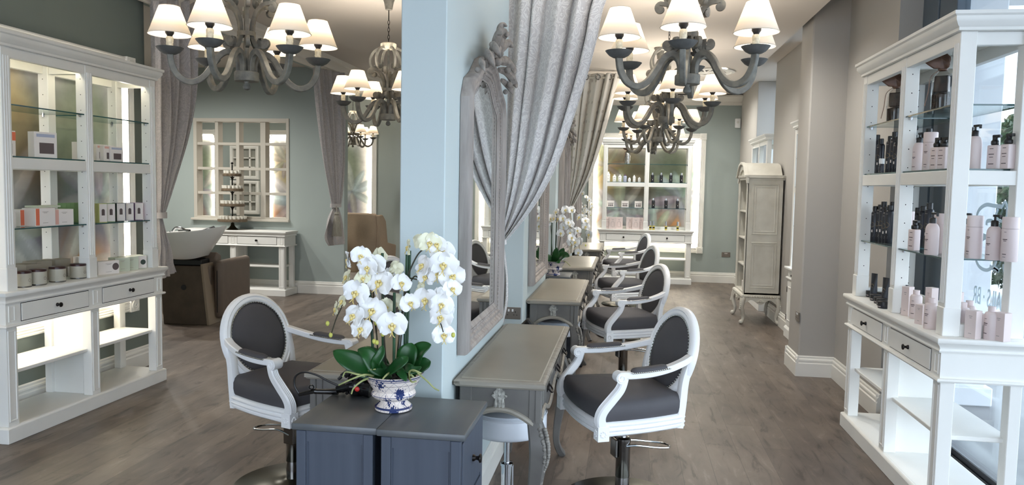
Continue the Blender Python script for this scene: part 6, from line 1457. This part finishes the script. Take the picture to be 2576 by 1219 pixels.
# ---- far cabinet (front = -y)
FY = 13.42
def fy(px, z, Y):
    lo, hi = 0.0, 1219.0
    for _ in range(40):
        mid = (lo+hi)/2
        if onY(px, mid, Y).z > z: lo = mid
        else: hi = mid
    q = onY(px, (lo+hi)/2, Y); return Vector((q.x, Y, z))
def white_bottle(h, r, nm='white_bottle', flat=False, cap='white_plastic', body='white_plastic'):
    t = thing(nm, '', 'bottle'); b = MB(); b.lathe([(r*.95, 0), (r, .004), (r, h*.74), (r*.8, h*.80), (r*.45, h*.83)], 18); b.build('body', body, t, sm=50); b = MB(); b.lathe([(r*.5, h*.825), (r*.5, h*.985), (0, h)], 14); b.build('cap', cap, t); prints(t, r, [(h*.58, .8, .004), (h*.3, .7, .003)], 'print_grey'); return t
for i, (px, h, c, w) in enumerate(((1530, .175, 'white_plastic', 'tall white bottle at the left end'), (1545.5, .128, 'white_plastic', 'white bottle second from the left'), (1559, .128, 'white_plastic', 'white bottle third from the left'), (1572, .128, 'box_purple', 'white bottle with purple cap'), (1583, .078, 'white_plastic', 'shortest white bottle'), (1595, .122, 'white_plastic', 'narrow white bottle second from the right'), (1608, .09, 'white_plastic', 'small white bottle at the right end'))):
    t = white_bottle(h, .030 if i < 4 else .024, cap=c, body='box_blue' if i == 3 else 'white_plastic'); t.location = fy(px, ZR, FY); t['label'] = w+' on the middle rail of the far cabinet'; t['group'] = 'white bottles in the far cabinet'
for i, px in enumerate((1641, 1663, 1687, 1714)):
    place('silver', lambda: blk(.135, .029, .016, .034, 'silver_cap_bottle', True, silver=True), 'black bottle with silver cap on far cabinet middle rail, %s from left' % ordn[i], 'bottle', fy(px, ZR, FY), 0, 'black bottles in the far cabinet')
for i, px in enumerate((1643, 1675, 1704)):
    place('silver', None, 'black bottle with silver cap on far cabinet lower shelf, %s from left' % ordn[i], 'bottle', fy(px, ZL, FY), 0, 'black bottles in the far cabinet')
for i, px in enumerate((1536, 1572, 1605.5)):
    t = pbox('gift_set_box', 'small white box with three tools pictured, %s from the left on the far cabinet' % ordn[i], 'box', fy(px, ZL, FY), (.125, .05, .112), 'box_white', 0, 'boxes in the far cabinet', prints=False)
    b = MB()
    for k in (-1, 0, 1): b.box(k*.028-.004, k*.028+.004, -.0262, -.024, .03, .07); b.ball((k*.028, -.025, .03), (.012, .002, .012), 10, 6)
    b.box(-.05, .05, -.0262, -.024, .064, .070); b.build('picture', 'print_dark', t)
for i, (px, dy, dz) in enumerate(((1527, .02, 0), (1541, -.03, 0), (1557, .03, 0), (1584, .02, 0), (1599, -.03, 0), (1612, .03, 0))):
    t = pbox('arch_box', 'pale pink box with arched motif on far cabinet worktop, %s from left' % ordn[i], 'box', fy(px, ZT, FY-.06+dy), (.125, .045, .205), 'box_pink', 0, 'pink boxes on the far cabinet')
    b = MB(); A0 = [(-.03, .035)] + [(-.03*cos(pi*k/10), .10+.03*sin(pi*k/10)) for k in range(11)] + [(.03, .035)]; b.tube([(x, -.0228, z) for x, z in A0], .002, 4); b.build('arch_motif', 'print_grey', t)
for i, px in enumerate((1636, 1644, 1675, 1704.5)):
    def vial():
        t = thing('gold_vial', '', 'vial'); b = MB(); b.lathe([(.019, 0), (.020, .003), (.020, .075)], 16); b.build('body', 'amber_vial', t); b = MB(); b.lathe([(.018, .075), (.018, .15), (.0, .152)], 16); b.build('cap', 'chrome', t); b = MB(); b.lathe([(.0205, .03), (.0205, .05)], 16, capb=False, capt=False); b.build('label_band', 'dark_metal', t); return t
    place('vial', vial, 'gold oil vial with silver cap on far cabinet worktop, %s from left' % ordn[i], 'vial', fy(px, ZT, FY-.08), 0, 'gold vials on the far cabinet')
gift('silver foil gift bag with brown ribbon on the top glass shelf of the far cabinet', fy(1578, 2.045, FY), 0, True)
# far right recess cabinet contents
place('pumpr', None, 'pink bottle glimpsed on the glass shelf of the recess cabinet beside the pier', 'bottle', Vector((1.93, 8.42, 1.24)), facing)
b = MB(); t = thing('white_tube', 'white tube with orange dot on the recess cabinet worktop beside the pier', 'tube', (1.90, 8.40, .785)); b.lathe([(.03, 0), (.03, .12), (.014, .14), (.014, .16), (0, .16)], 18); b.build('body', 'white_plastic', t); b = MB(); b.cyl((-.028, -.012, .06), (-.032, -.013, .06), .016, n=14); b.build('dot', 'box_orange', t)
# ---------------------------------------------------------------- outside the shop window
b = MB(); b.box(2.50, 2.81, 6.35, 6.68, -.03, 3.25); b.box(2.46, 2.85, 6.31, 6.72, -.03, .12); tag(b.build('outside_column', 'outside_white', bev=.01), 'white square column on the pavement outside the shop window', 'column')
b = MB(); b.box(2.06, 5.4, -2.6, 7.3, 3.25, 3.45); tag(b.build('blocker', 'outside_white'), 'flat canopy over the pavement, added to cut sky light at the shop window', 'blocker')  # slab added outside to block high sky light at the right window
t = thing('building', 'white building across the street seen above the hedge', 'building', (16, 24, -.03))
b = MB(); b.box(-9, 6, 0, 6, 0, 9); b.build('wall', 'outside_white', t)
b = MB(); b.box(-9.4, 6.4, -.5, 6.4, 9, 9.4); b.build('roof', 'frame_bluegrey', t)
for i in range(4):
    for z in (3.4, 6.2): b = MB(); b.box(-7.5+3.4*i, -6.0+3.4*i, -.06, .05, z, z+1.5); b.build('window', 'frame_bluegrey', t)
t = thing('planter', 'round pale planter wall on the pavement outside', 'planter', (5.2, 9.8, -.03)); b = MB(); b.lathe([(1.5, 0), (1.5, .36), (1.45, .40), (1.3, .36), (0, .34)], 48); b.build('wall', 'outside_white', t)
def bush(label, loc, R, H, n, seed, cat='tree', nm='tree', trunk=True):
    t = thing(nm, label, cat, loc); rnd = random.Random(seed); b = MB()
    for i in range(n):
        a, e = rnd.random()*2*pi, rnd.random(); r = R*(.35+.65*sqrt(rnd.random())); z = H*(.10+.9*e); k = sin(pi*min(1, .18+.80*e))**.5
        c = Vector((r*k*cos(a), r*k*sin(a), z)); s = rnd.uniform(.026, .048); d = Vector((rnd.uniform(-1, 1), rnd.uniform(-1, 1), rnd.uniform(-.4, 1))).normalized(); u = d.orthogonal().normalized(); w = d.cross(u)
        b.add([c-u*s*1.6, c+w*s*.7+d*s*.2, c+u*s*1.6, c-w*s*.7+d*s*.2], [(0, 1, 2, 3)])
    b.build('foliage', 'foliage', t, sm=0)
    if trunk:
        b = MB(); b.tube(bez([(0, 0, 0), (.03, .02, H*.4), (-.02, 0, H*.85)], 5), .05, 8)
        for k in range(7): a = k*.9; b.tube([(0, 0, H*(.25+.08*k)), (R*.7*cos(a), R*.7*sin(a), H*(.42+.08*k))], [.03, .012], 6)
        b.build('trunk', 'bark', t)
    return t
bush('leafy green tree growing outside the shop window beside the white column', (5.2, 9.8, .31), 1.25, 2.5, 11000, 1)
bush('green hedge bush outside the shop window, farther along the street', (7.0, 11.8, -.03), 1.4, 2.3, 8000, 2, 'bush', 'bush')
# lettering on the glass, reading from the street
FT = bpy.data.fonts.load('<builtin>') if False else None
def text_mesh(name, body, size, m, parent, loc, rot, sx=1.0):
    c = bpy.data.curves.new(name, 'FONT'); c.body = body; c.size = size; c.extrude = .0015; c.align_x = 'LEFT'
    o = bpy.data.objects.new(name, c); COL.objects.link(o); dg = bpy.context.evaluated_depsgraph_get(); me = bpy.data.meshes.new_from_object(o.evaluated_get(dg)); bpy.data.objects.remove(o)
    me.materials.clear(); me.materials.append(MATS[m]); q = bpy.data.objects.new(name, me); COL.objects.link(q); q.parent = parent; q.location = loc; q.rotation_euler = rot; q.scale = (sx, 1, 1); return q
gx = 2.022
t = thing('window_lettering', 'pale lettering and curled emblem stuck on the shop window glass, reversed from inside', 'window lettering', (gx, 0, 0))
p0 = onX(2540, 770, gx)     # the N is nearest the camera; the words read from the street, so they run mirrored from inside
text_mesh('words', 'NAILS · BR', .145, 'decal_white', t, (0, p0.y+.02, p0.z-.04), (pi/2, 0, pi/2), .62)
def gl(pts, r, nm='emblem'):
    b = MB(); q = [onX(x, y, gx)-Vector((gx, 0, 0)) for x, y in pts]; b.tube(bez(q, 6), r, sec=[(.12, 1), (-.12, 1), (-.12, -1), (.12, -1)], up=(1, 0, 0)); return b.build(nm, 'decal_white', t)
gl([(2520, 520), (2500, 517), (2480, 515), (2463, 528), (2457, 552), (2463, 580), (2478, 593), (2494, 588), (2502, 570), (2496, 556), (2484, 556), (2482, 566)], .011)
gl([(2518, 522), (2528, 508), (2533, 524), (2530, 548), (2518, 556), (2505, 545), (2510, 525)], .008)
gl([(2500, 590), (2478, 598), (2462, 612), (2454, 640), (2462, 668), (2482, 679), (2500, 668), (2506, 650)], .010)
gl([(2482, 679), (2500, 672), (2512, 682), (2490, 668)], .008)
gl([(2524, 664), (2526, 682), (2536, 684), (2540, 666)], .009)
